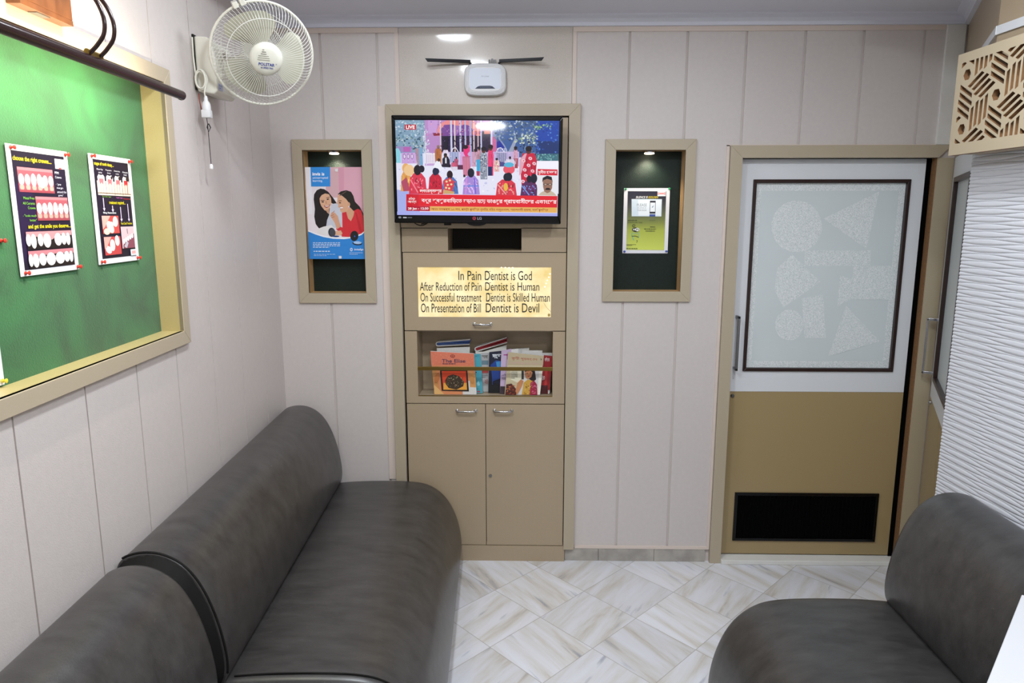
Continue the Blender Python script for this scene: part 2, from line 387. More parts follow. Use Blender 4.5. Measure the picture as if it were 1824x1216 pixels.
class Art:
    """flat printed artwork on a real sheet: origin O (top left), edges U (right) and V (down), normal Nn;
    with a quad of source coordinates, drawing happens in those coordinates"""
    def __init__(s, O, U, V, quad=None, step=0.00003, lift=0.0003):
        s.O, s.U, s.V = Vector(O), Vector(U), Vector(V)
        s.N = s.V.cross(s.U).normalized()
        s.step, s.lift, s.k = step, lift, 0
        s.bm = bmesh.new(); s.cl = s.bm.loops.layers.float_color.new('Col')
        s.H = None
        if quad:
            A = []; B = []
            for (x, y), (u, v) in zip(quad, ((0, 0), (1, 0), (1, 1), (0, 1))):
                A.append([x, y, 1, 0, 0, 0, -u * x, -u * y]); B.append(u)
                A.append([0, 0, 0, x, y, 1, -v * x, -v * y]); B.append(v)
            h = np.linalg.solve(np.array(A, float), np.array(B, float)); s.H = list(h) + [1.0]
    def uv(s, x, y):
        if s.H is None: return x, y
        h = s.H; w = h[6] * x + h[7] * y + 1
        return (h[0] * x + h[1] * y + h[2]) / w, (h[3] * x + h[4] * y + h[5]) / w
    def P(s, u, v): return s.O + s.U * u + s.V * v + s.N * (s.lift + s.k * s.step)
    def _face(s, vs, c):
        try: fa = s.bm.faces.new(vs)
        except ValueError: return
        for l in fa.loops: l[s.cl] = c
    def poly(s, pts, c, raw=False):
        s.k += 1
        c = hx(c) if isinstance(c, str) else c
        s._face([s.bm.verts.new(s.P(*(p if raw else s.uv(*p)))) for p in pts], c)
    def rect(s, x0, y0, x1, y1, c): s.poly([(x0, y0), (x1, y0), (x1, y1), (x0, y1)], c)
    def ell(s, cx, cy_, rx, ry, c, rot=0.0, n=18):
        cr, sr = math.cos(rot), math.sin(rot); pts = []
        for k in range(n):
            a = 2 * math.pi * k / n; x, y = rx * math.cos(a), ry * math.sin(a)
            pts.append((cx + x * cr - y * sr, cy_ + x * sr + y * cr))
        s.poly(pts, c)
    def line(s, pts, w, c):
        for (x0, y0), (x1, y1) in zip(pts, pts[1:]):
            d = math.hypot(x1 - x0, y1 - y0) or 1; nx, ny = -(y1 - y0) / d * w / 2, (x1 - x0) / d * w / 2
            s.poly([(x0 + nx, y0 + ny), (x1 + nx, y1 + ny), (x1 - nx, y1 - ny), (x0 - nx, y0 - ny)], c)
    def text(s, t, x0, y0, x1, y1, c, emb=0.0, slant=0.0, y0b=None, y1b=None):
        """letters stretched to the box x0..x1, y0..y1; y0b/y1b give the right end's y when the line runs at a slope"""
        vs, fs = text_mesh(t, emb)
        if not vs: return
        s.k += 1; c = hx(c)
        xa, xb = min(v[0] for v in vs), max(v[0] for v in vs); ya, yb = min(v[1] for v in vs), max(v[1] for v in vs)
        y0b = y0 if y0b is None else y0b; y1b = y1 if y1b is None else y1b
        bv = []
        for (x, y) in vs:
            a = (x - xa) / (xb - xa or 1); b = (y - ya) / (yb - ya or 1)
            t0, t1 = y0 + (y0b - y0) * a, y1 + (y1b - y1) * a
            bv.append(s.bm.verts.new(s.P(*s.uv(x0 + (x1 - x0) * a + slant * b, t1 + (t0 - t1) * b))))
        for fa in fs: s._face([bv[i] for i in fa], c)
    def scribble(s, x0, y0, x1, y1, c, rows, fill=0.55):
        """unreadably small lines of type: short dashes"""
        h = (y1 - y0) / rows
        for r in range(rows):
            x = x0; end = x1 if r < rows - 1 else x0 + (x1 - x0) * 0.6
            while x < end:
                w = (x1 - x0) * random.uniform(0.05, 0.14)
                s.rect(x, y0 + r * h, min(x + w, end), y0 + r * h + h * fill, c); x += w + (x1 - x0) * 0.025
    def build(s, name, m, parent=None, label=None):
        off = ROOT.get(parent.name, Vector((0, 0, 0))) if parent else Vector((0, 0, 0))
        bmesh.ops.translate(s.bm, verts=s.bm.verts, vec=-off)
        me = bpy.data.meshes.new(name); s.bm.to_mesh(me); s.bm.free(); me.materials.append(m)
        o = bpy.data.objects.new(name, me); COL.objects.link(o)
        if parent: o.parent = parent
        ROOT[o.name] = off
        if label: o['label'] = label
        return o

def struct(mb, name, m, **kw):
    o = mb.build(name, m, **kw); o['kind'] = 'structure'; return o

# ================================================================== ROOM SHELL
REAR = -5.2
Q = Vector((1.442, -0.80))              # end of the slanted wall, start of the right wall
C0 = Vector((1.812, 0.0))               # start of the slanted wall at the back wall
A_R = math.radians(4.0)
def Rw(u, n, z):                        # right wall: u from Q towards the rear, n metres into the room
    return Vector((Q.x + math.sin(A_R) * u - math.cos(A_R) * n, Q.y - math.cos(A_R) * u - math.sin(A_R) * n, z))
sd = (Q - C0).normalized()
SL = (Q - C0).length
def Sw(u, n, z):                        # slanted wall: u from the back wall, n metres into the room
    return Vector((C0.x + sd.x * u + sd.y * n, C0.y + sd.y * u - sd.x * n, z))

struct(MB().box(-1.6, 2.6, REAR - 0.2, 0.9, -0.06, 0.0), 'floor', M['marble'])
struct(MB().box(-1.6, 2.6, REAR - 0.2, 0.9, CEIL, CEIL + 0.06), 'ceiling', M['ceiling'])

def planks(mb, cuts, holes, z0, z1, face, thick=0.006, groove=0.010, lo=None, hi=None, dep='y', sgn=1):
    """boards between the cuts, split around the holes (a0, a1, z0, z1)"""
    for a0, a1 in zip(cuts, cuts[1:]):
        b0 = a0 + (groove / 2 if a0 != cuts[0] else 0); b1 = a1 - (groove / 2 if a1 != cuts[-1] else 0)
        xs = sorted({b0, b1} | {h for H in holes for h in H[:2] if b0 < h < b1})
        for c0, c1 in zip(xs, xs[1:]):
            mid = (c0 + c1) / 2
            zs = [z0]; 
            for H in sorted([H for H in holes if H[0] < mid < H[1]], key=lambda H: H[2]):
                zs += [H[2], H[3]]
            zs.append(z1)
            for k in range(0, len(zs), 2):
                if zs[k + 1] - zs[k] > 0.002:
                    if dep == 'y': mb.box(c0, c1, face, face + thick, zs[k], zs[k + 1])
                    else: mb.box(c0, c1, -thick, 0.0, zs[k], zs[k + 1])

# ---- openings of the back wall
NICHE_L = (-0.972, -0.716, 1.271, 1.888)     # inner openings
NICHE_R = (0.377, 0.673, 1.281, 1.886)
CABH = (-0.556, 0.176, 0.0, 2.03)
DOORH = (0.914, 1.737, 0.0, 1.852)
TOPB = (-0.542, 0.184, 2.03, 2.384)
ex = lambda h: (h[0] - 0.0045, h[1] + 0.0045, h[2] - 0.0045, h[3] + 0.0045)
holes_b = [ex(NICHE_L), ex(NICHE_R), CABH, DOORH, TOPB]
mb = MB()
planks(mb, [-1.2, -0.877, -0.636, -0.542], holes_b, 0.0, 2.40, 0.0)
planks(mb, [0.184, 0.424, 0.664, 0.907, 1.15, 1.39, 1.638, 1.82], holes_b, 0.063, 2.40, 0.0)
wall_back = struct(mb, 'wall_back', M['cream'])
mb = MB()                                     # backing seen in the grooves
planks(mb, [-1.2, -0.60], [ex(NICHE_L), CABH], 0.0, 2.6, 0.006, thick=0.05)
planks(mb, [-0.60, 0.20], [CABH], 0.0, 2.6, 0.006, thick=0.05)
planks(mb, [0.20, 2.2], [ex(NICHE_R), DOORH], 0.0, 2.6, 0.006, thick=0.05)
mb.build('groove_backing', M['creamdark'], wall_back)
MB().box(-0.542, 0.184, -0.003, 0.0055, 2.074, 2.40).build('laminate_panel', M['beigegloss'], wall_back)['label'] = 'glossy beige laminate panel'

LBOARD = (1.022, 3.05, 1.264, 1.990)          # notice board opening in the left wall (u0, u1, z0, z1)
mb = MB(Lw)
planks(mb, [-0.02, 0.255, 0.515, 0.785, 1.06, 1.301, 1.544, 1.799, 2.05, 2.3, 2.55, 2.8, 3.05, 3.3, 3.55, 5.4], [(LBOARD[0] - 0.0055, LBOARD[1] + 0.0055, LBOARD[2] - 0.0055, LBOARD[3] + 0.0055)], 0.0, 2.58, 0, dep='n', groove=0.005, thick=0.004)
wall_left = struct(mb, 'wall_left', M['cream'])
mb = MB(Lw)
e_ = 0.0056
for (a, b, c, d) in ((-0.1, LBOARD[0] - e_, 0, 2.6), (LBOARD[0] - e_, LBOARD[1] + e_, 0, LBOARD[2] - e_), (LBOARD[0] - e_, LBOARD[1] + e_, LBOARD[3] + e_, 2.6), (LBOARD[1] + e_, 5.4, 0, 2.6)):
    mb.box(a, b, -0.06, -0.004, c, d)
mb.build('groove_backing', M['creamdark'], wall_left)

struct(MB().box(-1.6, 2.6, REAR - 0.12, REAR, 0, CEIL), 'wall_rear', M['cream'])
# right wall (beyond the slanted corner) and the slanted wall above and beside its door
mb = MB(Rw); mb.box(0.0, 4.6, -0.10, 0.0, 0.0, CEIL)
wall_right = struct(mb, 'wall_right', M['beige'])
D2 = (0.03, 0.80, 0.0, 1.852)
mb = MB(Sw)
mb.box(-0.06, SL, -0.10, 0.0, D2[3], CEIL); mb.box(D2[1], SL - 0.002, -0.10, 0.0, 0.0, D2[3]); mb.box(-0.06, D2[0], -0.10, -0.004, 0.0, D2[3])
struct(mb, 'wall_corner', M['beige'])

# ---- strips, cornice, skirting
mb = MB()
mb.box(-0.561, -0.545, -0.004, 0.0, 2.075, 2.372); mb.box(0.187, 0.203, -0.004, 0.0, 2.075, 2.372)
mb.box(-1.105, -0.545, -0.005, 0.0, 2.364, 2.384); mb.box(0.187, 1.722, -0.005, 0.0, 2.364, 2.384)
mb.box(-0.640, -0.608, -0.004, 0.0, 0.40, 2.07) 
mb.box(0.228, 0.858, -0.006, 0.0, 0.063, 0.077); mb.box(0.848, 0.860, -0.005, 0.0, 0.063, 1.906); mb.box(0.848, 1.74, -0.005, 0.0, 1.902, 1.908)
struct(mb, 'trim_1', M['strip'])
struct(MB().box(1.722, 1.80, -0.012, 0.0, 1.905, 2.384, 0.002), 'trim_2', M['pilaster'])
def cornice(mb, a0, a1, d=0.0):
    mb.prism([(0, 2.384 + d), (0.018, 2.384 + d), (0.018, 2.398 + d), (0.024, 2.412 + d), (0.05, 2.418 + d), (0.052, 2.424 + d), (0.30 + d, 2.424 + d), (0.30 + d, CEIL + 0.01 + d), (0, CEIL + 0.01 + d)], a0, a1, 'yzx')
mb = MB(lambda x, n, z: Vector((x, -n, z))); cornice(mb, -1.15, 1.86); struct(mb, 'trim_3', M['ceiling'])
mb = MB(Lw); cornice(mb, -0.02, 5.3, 0.0012); struct(mb, 'trim_4', M['ceiling'])
mb = MB(Sw); cornice(mb, -0.05, SL + 0.08, -0.0012); struct(mb, 'trim_5', M['ceiling'])
mb = MB(Rw); mb.prism([(0, 2.4262), (0.25, 2.4262), (0.25, CEIL + 0.02), (0, CEIL + 0.02)], -0.08, 4.6, 'yzx'); struct(mb, 'trim_6', M['ceiling'])
mb = MB(); x = 0.182
for w in (0.16, 0.262, 0.24): mb.box(x, x + w - 0.0015, -0.004, 0.006, 0.0, 0.0625, 0.001); x += w
struct(mb, 'baseboard_back', M['marbleskirt'])
mb = MB(lambda u, n, z: Sw(u, n, z)); mb.box(0.0, SL + 0.004, 0.0, 0.006, 2.158, 2.184)
for p in ((0, 0.006),): pass
struct(mb, 'trim_7', M['white'])
mb = MB(Rw); mb.box(0.0, 3.0, 0.0, 0.006, 2.158, 2.184); struct(mb, 'trim_8', M['white'])
struct(MB().box(0.914, 1.737, -0.03, 0.12, 0.0, 0.022, 0.003), 'trim_9', mat('white_marble_sill', '#dedcd7', 0.3, noise=0.04, nscale=12))

# ---- corner post between the two doors
mb = MB(); mb.box(1.737, 1.806, -0.010, 0.14, 0.0, 1.852)
post = struct(mb, 'trim_10', mat('post_laminate', '#b3a48a', 0.32, noise=0.03, nscale=400))
MB().box(1.7345, 1.737, -0.006, 0.14, 0.0, 1.852).build('edge_band', M['mdf'], post)

# ---- main door
d1 = thing('door_1', None, None, (1.31, 0.0, 0.0), kind='structure')
mb = MB()
def fr(mb, x0, x1, z0, z1, w, y0, y1, sides='lrtb', bev=0.0015):
    """mitred frame around the opening x0..x1, z0..z1"""
    o = dict(l=[(x0 - w, z0 - (w if 'b' in sides else 0)), (x0, z0), (x0, z1), (x0 - w, z1 + w)],
             r=[(x1 + w, z0 - (w if 'b' in sides else 0)), (x1, z0), (x1, z1), (x1 + w, z1 + w)],
             t=[(x0 - w, z1 + w), (x0, z1), (x1, z1), (x1 + w, z1 + w)],
             b=[(x0 - w, z0 - w), (x0, z0), (x1, z0), (x1 + w, z0 - w)])
    for k in sides: mb.prism(o[k], y0, y1, 'xzy')
fr(mb, 0.914, 1.737, 0.0, 1.852, 0.052, -0.018, 0.03, 'lt')
mb.build('frame', M['frame'], d1, bev=0.0012)
Yd = 0.03
leaf = MB(); leaf.box(0.920, 1.712, Yd, Yd + 0.035, 0.028, 0.8195); leaf.build('lower_panel', M['doorlow'], d1)
mb = MB()
mb.box(0.920, 0.979, Yd, Yd + 0.035, 0.8205, 1.850); mb.box(1.653, 1.712, Yd, Yd + 0.035, 0.8205, 1.850)
mb.box(0.979, 1.653, Yd, Yd + 0.035, 0.8205, 0.915); mb.box(0.979, 1.653, Yd, Yd + 0.035, 1.764, 1.850)
mb.build('upper_panel', M['white'], d1)
MB().box(1.7135, 1.7335, Yd - 0.002, Yd + 0.05, 0.022, 1.852).build('shadow_gap', M['black'], d1)
MB().box(0.905, 1.74, Yd + 0.075, Yd + 0.09, 0.0, 1.90).build('rear_stop', M['black'], d1)
mb = MB(); fr(mb, 0.993, 1.638, 0.931, 1.750, 0.015, Yd - 0.008, Yd + 0.02)
mb.build('glass_frame', M['brownframe'], d1, bev=0.002)
glass = MB().box(0.9935, 1.6375, Yd + 0.008, Yd + 0.014, 0.9315, 1.7495).build('frosted_glass', M['frosted'], d1)
# etched pattern in the photograph's crop coordinates of the pane
GQ = [(213, 210), (900, 212), (828, 1056), (165, 1056)]
ar = Art((0.9935, Yd + 0.008, 1.7495), (0.644, 0, 0), (0, 0, -0.818), GQ, step=0.00006)
for q in ([(213, 210), (900, 212), (897, 246), (238, 246)], [(213, 210), (238, 246), (193, 1026), (165, 1056)],
          [(165, 1056), (193, 1026), (800, 1026), (828, 1056)], [(900, 212), (828, 1056), (800, 1026), (868, 246)]): ar.poly(q, '#ffffff')
ar.ell(400, 408, 117, 118, '#ffffff', n=40)
ar.poly([(524, 372), (778, 250), (722, 512)], '#ffffff')
ar.poly([(438, 518), (742, 517), (740, 588), (436, 588)], '#ffffff')
ar.poly([(380, 535), (512, 660), (340, 780), (300, 700), (310, 600)], '#ffffff')
ar.poly([(600, 630), (655, 650), (665, 588), (842, 588), (832, 742), (648, 742), (590, 775)], '#ffffff')
ar.poly([(425, 738), (525, 718), (538, 920), (440, 920)], '#ffffff')
ar.ell(368, 860, 66, 72, '#ffffff', n=30)
ar.poly([(630, 770), (788, 935), (548, 1004)], '#ffffff')
etch = ar.build('etched_pattern', M['etched'], glass)
# pull handle, lock, louvre
mb = MB(); mb.box(0.9335, 0.9445, Yd - 0.045, Yd - 0.037, 0.925, 1.172, 0.002)
mb.box(0.9335, 0.9445, Yd - 0.045, Yd, 0.925, 0.937, 0.002); mb.box(0.9335, 0.9445, Yd - 0.045, Yd, 1.160, 1.172, 0.002)
mb.build('pull_handle', M['steel'], d1)
MB().lathe([(0.001, 0.007), (0.006, 0.007), (0.0085, 0.004), (0.009, 0.0)], (0.940, Yd, 0.800), (0, -1, 0), 18).build('lock_cylinder', M['steel'], d1, smooth=40)
lx0, lx1, lz0, lz1 = 0.976, 1.644, 0.095, 0.335
mb = MB(); fr(mb, lx0 + 0.014, lx1 - 0.014, lz0 + 0.014, lz1 - 0.014, 0.014, Yd - 0.007, Yd - 0.0005)
louv = mb.build('louvre_frame', M['blackplastic'], d1, bev=0.001)
MB().box(lx0 + 0.012, lx1 - 0.012, Yd - 0.002, Yd - 0.0003, lz0 + 0.012, lz1 - 0.012).build('louvre_back', M['black'], louv)
mb = MB()
nsl = 36
for k in range(nsl):
    x = lx0 + 0.02 + (lx1 - lx0 - 0.04) * k / (nsl - 1)
    mb.prism([(x - 0.002, Yd - 0.002), (x - 0.0005, Yd - 0.0065), (x + 0.0015, Yd - 0.0065), (x + 0.009, Yd - 0.002)], lz0 + 0.015, lz1 - 0.015, 'xyz')
mb.build('louvre_slats', M['black'], louv)

# ---- side door in the slanted wall
d2 = thing('door_2', None, None, tuple(Sw(0.4, 0, 0)), kind='structure')
def dbox(n, m, u0, u1, n0, n1, z0, z1): return MB(Sw).box(u0, u1, n0, n1, z0, z1).build(n, m, d2)
dbox('lower_panel', M['doorlow'], 0.032, 0.795, -0.035, 0.0, 0.02, 0.8195)
mb = MB(Sw); mb.box(0.032, 0.165, -0.035, 0.0, 0.8205, 1.85); mb.box(0.68, 0.795, -0.035, 0.0, 0.8205, 1.85)
mb.box(0.165, 0.68, -0.035, 0.0, 0.8205, 0.915); mb.box(0.165, 0.68, -0.035, 0.0, 1.764, 1.85); mb.build('upper_panel', M['white'], d2)
mb = MB(lambda x, y, z: Sw(x, -y, z)); fr(mb, 0.185, 0.66, 0.935, 1.744, 0.02, -0.010, 0.02); mb.build('glass_frame', M['brownframe'], d2, bev=0.002)
dbox('frosted_glass', M['frosted'], 0.185, 0.66, -0.014, -0.006, 0.935, 1.744)
mb = MB(Sw); mb.box(0.060, 0.072, 0.037, 0.045, 0.925, 1.172, 0.002); mb.box(0.060, 0.072, 0.0, 0.045, 0.925, 0.937, 0.002); mb.box(0.060, 0.072, 0.0, 0.045, 1.16, 1.172, 0.002)
mb.build('pull_handle', M['chrome'], d2)
dbox('shadow_gap', M['black'], -0.004, 0.031, -0.03, -0.015, 0.0, 1.852)
MB(Sw).lathe([(0.001, 0.007), (0.006, 0.007), (0.0085, 0.004), (0.009, 0.0)], (0.075, 0.0, 0.80), (0, 1, 0), 16).build('lock_cylinder', M['steel'], d2, smooth=40)

# ---- wave cladding on the right wall
mb = MB(Rw)
p_, amp, lam, hgt = 0.0116, 0.0037, 0.36, 0.0036
u0, u1, nu = -0.012, 1.30, 84
zt, zb = 1.86, 0.04
rows = int((zt - zb) / p_)
prof = [(0.0, 0.0), (0.10, 0.6), (0.35, 1.0), (0.70, 0.85), (0.92, 0.45)]
ring_prev = None
verts = []
def crv(k, u): return zb + k * p_ + (amp if k % 2 else -amp) * math.sin(2 * math.pi * u / lam)
for k in range(rows):
    for t, h in prof:
        row = []
        for i in range(nu + 1):
            u = u0 + (u1 - u0) * i / nu
            a, b = crv(k, u), crv(k + 1, u)
            row.append(mb.v((u, 0.026 + hgt * h * min(1.0, (b - a) / p_ * 0.9), a + (b - a) * t)))
        verts.append(row)
for a, b in zip(verts, verts[1:]):
    for i in range(nu): mb.f([a[i], a[i + 1], b[i + 1], b[i]])
mb.box(u0 + 0.001, u1 - 0.001, 0.001, 0.0255, zb, zt)
wave = mb.build('wave_panel', M['wavewhite'], wall_right); wave['label'] = 'white panel carved with wavy horizontal ridges'

# ================================================================== LATTICE SCREEN over the entrance
LO = Vector((1.340, -0.80)); A_T = math.radians(3.0)
def Tw(u, n, z): return Vector((LO.x + math.sin(A_T) * u - math.cos(A_T) * n, LO.y - math.cos(A_T) * u - math.sin(A_T) * n, z))
scr = thing('lattice_screen', 'cream cut-out lattice screen hung high beside the slanted corner, above the white wave panel', 'screen', tuple(Tw(0.4, 0, 1.80)))
def clip(poly, x0, x1, y0, y1):
    for ax, lim, sg in ((0, x0, 1), (0, x1, -1), (1, y0, 1), (1, y1, -1)):
        out = []
        for i in range(len(poly)):
            a, b = poly[i - 1], poly[i]; da, db = sg * (a[ax] - lim), sg * (b[ax] - lim)
            if (da >= 0) != (db >= 0):
                t = da / (da - db); out.append((a[0] + (b[0] - a[0]) * t, a[1] + (b[1] - a[1]) * t))
            if db >= 0: out.append(b)
        poly = out
        if len(poly) < 3: return []
    return poly
LLEN, LH = 0.95, 0.302
cu = bpy.data.curves.new('lattice', 'CURVE'); cu.dimensions = '2D'; cu.fill_mode = 'BOTH'; cu.extrude = 0.009
def spl(pts):
    sp_ = cu.splines.new('POLY'); sp_.points.add(len(pts) - 1)
    for q, p in zip(sp_.points, pts): q.co = (p[0], p[1], 0, 1)
    sp_.use_cyclic_u = True
spl([(0, 0), (LLEN, 0), (LLEN, LH), (0, LH)])
s_ = 0.160; r3 = math.sqrt(3)
def area(p): return abs(sum(p[i - 1][0] * p[i][1] - p[i][0] * p[i - 1][1] for i in range(len(p)))) / 2
def slot(poly):
    c = clip(poly, 0.022, LLEN - 0.02, 0.034, LH - 0.028)
    if c and area(c) > 0.00010: spl(c)
for gi in range(-4, 7):
    for gj in range(-2, 4):                          # hexagon holes on a triangular grid, a bundle of slots turned 60 degrees on every edge
        cx_ = 0.190 + gi * s_ * r3 / 2; cz_ = 0.155 + gj * s_ + (gi % 2) * s_ / 2
        slot([(cx_ + 0.0175 * math.cos(math.radians(60 * k)), cz_ + 0.0175 * math.sin(math.radians(60 * k))) for k in range(6)])
        for th in (90, 30, -30):
            t_, o_ = math.radians(th), math.radians(th + 60)
            e1, e2 = (math.cos(t_), math.sin(t_)), (math.cos(o_), math.sin(o_))
            mx_, mz_ = cx_ + e1[0] * s_ / 2, cz_ + e1[1] * s_ / 2
            for w, l0, l1 in ((-0.21, -0.19, 0.23), (-0.07, -0.19, 0.25), (0.07, -0.25, 0.19), (0.21, -0.23, 0.19)):
                hw = 0.042; qd = []
                for (a_, b_) in ((w - hw, l0), (w + hw, l0), (w + hw, l1), (w - hw, l1)):
                    qd.append((mx_ + (e1[0] * a_ + e2[0] * b_) * s_, mz_ + (e1[1] * a_ + e2[1] * b_) * s_))
                slot(qd)
tmp = bpy.data.objects.new('lattice', cu); COL.objects.link(tmp)
me = bpy.data.meshes.new_from_object(tmp.evaluated_get(bpy.context.evaluated_depsgraph_get()))
bpy.data.objects.remove(tmp)
bm_ = bmesh.new(); bm_.from_mesh(me); bpy.data.meshes.remove(me)
bm_.normal_update()
for fa in bm_.faces: fa.material_index = 0 if abs(fa.normal.z) > 0.7 else 1
off = ROOT[scr.name]
for v in bm_.verts: v.co = Tw(v.co.x, v.co.z, 1.798 + v.co.y) - off
me = bpy.data.meshes.new('lattice_panel'); bm_.to_mesh(me); bm_.free()
me.materials.append(mat('cream_lattice_paint', '#b5a58b', 0.4)); me.materials.append(M['mdf'])
lat = bpy.data.objects.new('lattice_panel', me); COL.objects.link(lat); lat.parent = scr
mb = MB(Tw); mb.box(0.05, LLEN, -0.064, -0.0092, 1.798, 1.812); mb.build('soffit_board', M['beige'], scr)
mb = MB(Tw); mb.box(0.05, LLEN, -0.060, -0.055, 1.813, 2.07); mb.build('back_board', M['darkbox'], scr)

# ================================================================== NICHES with posters
def niche(name, label, H, out_w, x_out):
    x0, x1, z0, z1 = H
    t = thing(name, label, 'display niche', ((x0 + x1) / 2, 0, z0), group='framed wall niches')
    mb = MB(); fr(mb, x0, x1, z0, z1, 0.045, -0.012, 0.0)
    mb.build('frame', M['frame'], t, bev=0.0012)
    mb = MB(); d = 0.075
    mb.box(x0 - 0.004, x0, -0.010, d, z0 - 0.004, z1 + 0.004); mb.box(x1, x1 + 0.004, -0.010, d, z0 - 0.004, z1 + 0.004)
    mb.box(x0, x1, -0.010, d, z0 - 0.004, z0); mb.box(x0, x1, -0.010, d, z1, z1 + 0.004)
    mb.build('reveal', mat('tan_reveal', '#a98a63', 0.4), t)
    MB().box(x0, x1, d - 0.006, d, z0, z1).build('back_lining', M['greenlining'], t)
    return t
niche('display_niche', 'narrow beige framed niche holding the blue and pink poster of two smiling people', NICHE_L, 0, 0)
niche('display_niche', 'narrow beige framed dark green niche holding the small white notice, left of the door', NICHE_R, 0, 0)
def spot(H, label):
    xc = (H[0] + H[1]) / 2; z = H[3]
    t = thing('niche_spotlight', label, 'spotlight', (xc, 0.03, z), group='niche spotlights')
    MB().lathe([(0.001, 0.0), (0.030, 0.0), (0.031, 0.004), (0.027, 0.009), (0.022, 0.010)], (xc, 0.030, z - 0.0002), (0, 0, -1), 24).build('rim', M['chrome'], t, smooth=40)
    MB().lathe([(0.001, 0.0), (0.021, 0.0), (0.020, 0.003), (0.001, 0.004)], (xc, 0.030, z - 0.0105), (0, 0, -1), 20).build('diffuser', M['warmlamp'], t)
    ld = bpy.data.lights.new('niche_light', 'SPOT'); ld.energy = 3.4; ld.color = (1.0, 0.86, 0.66); ld.spot_size = math.radians(120); ld.spot_blend = 0.7; ld.shadow_soft_size = 0.02
    lo = bpy.data.objects.new('niche_light', ld); COL.objects.link(lo); lo.location = (0, 0, -0.022); lo.parent = t
    lo.rotation_euler = (math.radians(12), 0, 0)
spot(NICHE_L, 'small lit round spotlight in the top of the niche with the blue and pink poster')
spot(NICHE_R, 'small lit round spotlight in the top of the niche with the white notice')

# ---- poster of two people (left niche)
def sheet(name, label, cat, O, U, V, m, group=None, thick=0.0006):
    O, U, V = Vector(O), Vector(U), Vector(V); n = V.cross(U).normalized()
    t = thing(name, label, cat, tuple(O + U * 0.5 + V), group)
    mb = MB(); a = [O, O + U, O + U + V, O + V]
    A = [mb.v(tuple(p)) for p in a]; B = [mb.v(tuple(p - n * thick)) for p in a]
    mb.f(A); mb.f(B[::-1])
    for i in range(4): mb.f([A[i], A[(i + 1) % 4], B[(i + 1) % 4], B[i]])
    mb.build('paper', M['paper'], t)
    return t
PY = 0.012
zt_, zb_ = XZ(600, 297.5, PY)[1], XZ(600, 461, PY)[1]
O = Vector((NICHE_L[0] + 0.002, PY, zt_)); U = Vector((NICHE_L[1] - NICHE_L[0] - 0.004, 0, 0)); V = Vector((0, 0, zb_ - zt_))
t = sheet('poster', 'blue and pink poster of two smiling people with dark hair, in the left niche', 'poster', O, U, V, None)
a = Art(O, U, V, [(62, 50), (797, 50), (832, 1157), (120, 1157)])
a.poly([(62, 50), (797, 50), (832, 1157), (120, 1157)], '#f2e6ea')
a.poly([(330, 50), (490, 50), (495, 420), (330, 420)], '#dcb0b6')
a.poly([(490, 50), (797, 50), (820, 700), (500, 700)], '#dd9db0')
a.poly([(560, 50), (797, 50), (815, 560), (560, 420)], '#e3a9ba')
a.poly([(62, 50), (140, 50), (160, 620), (95, 620)], '#f6f0f3')
# mother: hair, face, clothes
hair = '#1b1014'
a.poly([(175, 440), (180, 380), (215, 330), (262, 310), (310, 318), (360, 350), (420, 420), (470, 490), (430, 500), (390, 480), (360, 720), (330, 790), (240, 790), (200, 740), (182, 650), (190, 560)], hair)
a.poly([(395, 500), (460, 488), (520, 520), (545, 600), (545, 780), (330, 790), (345, 690), (380, 610)], '#cfd0da')
a.poly([(250, 430), (275, 390), (320, 370), (370, 380), (396, 430), (400, 490), (380, 545), (345, 585), (310, 570), (270, 520), (255, 480)], '#e3b08f')
a.poly([(330, 570), (372, 555), (372, 620), (345, 600)], '#cf9b7a')
a.ell(290, 472, 17, 7, '#2a1512', 0.1); a.ell(355, 440, 17, 7, '#2a1512', -0.3)
a.line([(265, 455), (312, 455)], 7, '#3a1d16'); a.line([(335, 425), (378, 415)], 7, '#3a1d16')
a.poly([(322, 462), (338, 458), (345, 495), (325, 500)], '#d39a78')
a.poly([(305, 512), (345, 520), (384, 500), (372, 528), (340, 545), (315, 535)], '#a8403f'); a.poly([(315, 517), (345, 523), (374, 510), (360, 528), (330, 532)], '#fbf6f2')
# girl
a.poly([(480, 380), (520, 345), (590, 330), (650, 350), (680, 400), (700, 470), (760, 530), (810, 620), (825, 820), (770, 820), (740, 600), (690, 590), (640, 560), (620, 480), (540, 430), (520, 390)], hair)
a.poly([(535, 600), (560, 590), (640, 600), (735, 555), (775, 575), (800, 640), (815, 830), (560, 890), (460, 800), (470, 760), (540, 780)], '#d92b38')
a.poly([(590, 600), (600, 570), (640, 540), (690, 590), (680, 640), (648, 705), (610, 670)], '#d9a482')
a.poly([(478, 400), (500, 378), (540, 400), (590, 440), (625, 490), (620, 545), (595, 590), (545, 602), (515, 585), (508, 545), (485, 535), (490, 505), (470, 490), (476, 440)], '#e0aa88')
a.line([(490, 462), (530, 458)], 6, '#2a1512'); a.ell(510, 483, 15, 6, '#2a1512', 0.1)
a.poly([(505, 540), (540, 530), (550, 548), (522, 556)], '#fbf6f2'); a.line([(500, 538), (545, 526)], 5, '#a8403f'); a.line([(510, 556), (548, 552)], 5, '#a8403f')
a.ell(622, 500, 16, 26, '#d9a482', -0.2); a.ell(622, 528, 5, 9, '#f4efe8')
a.line([(505, 398), (590, 345)], 8, '#6a5048')
a.poly([(700, 600), (720, 600), (790, 830), (760, 850)], '#c2202d')
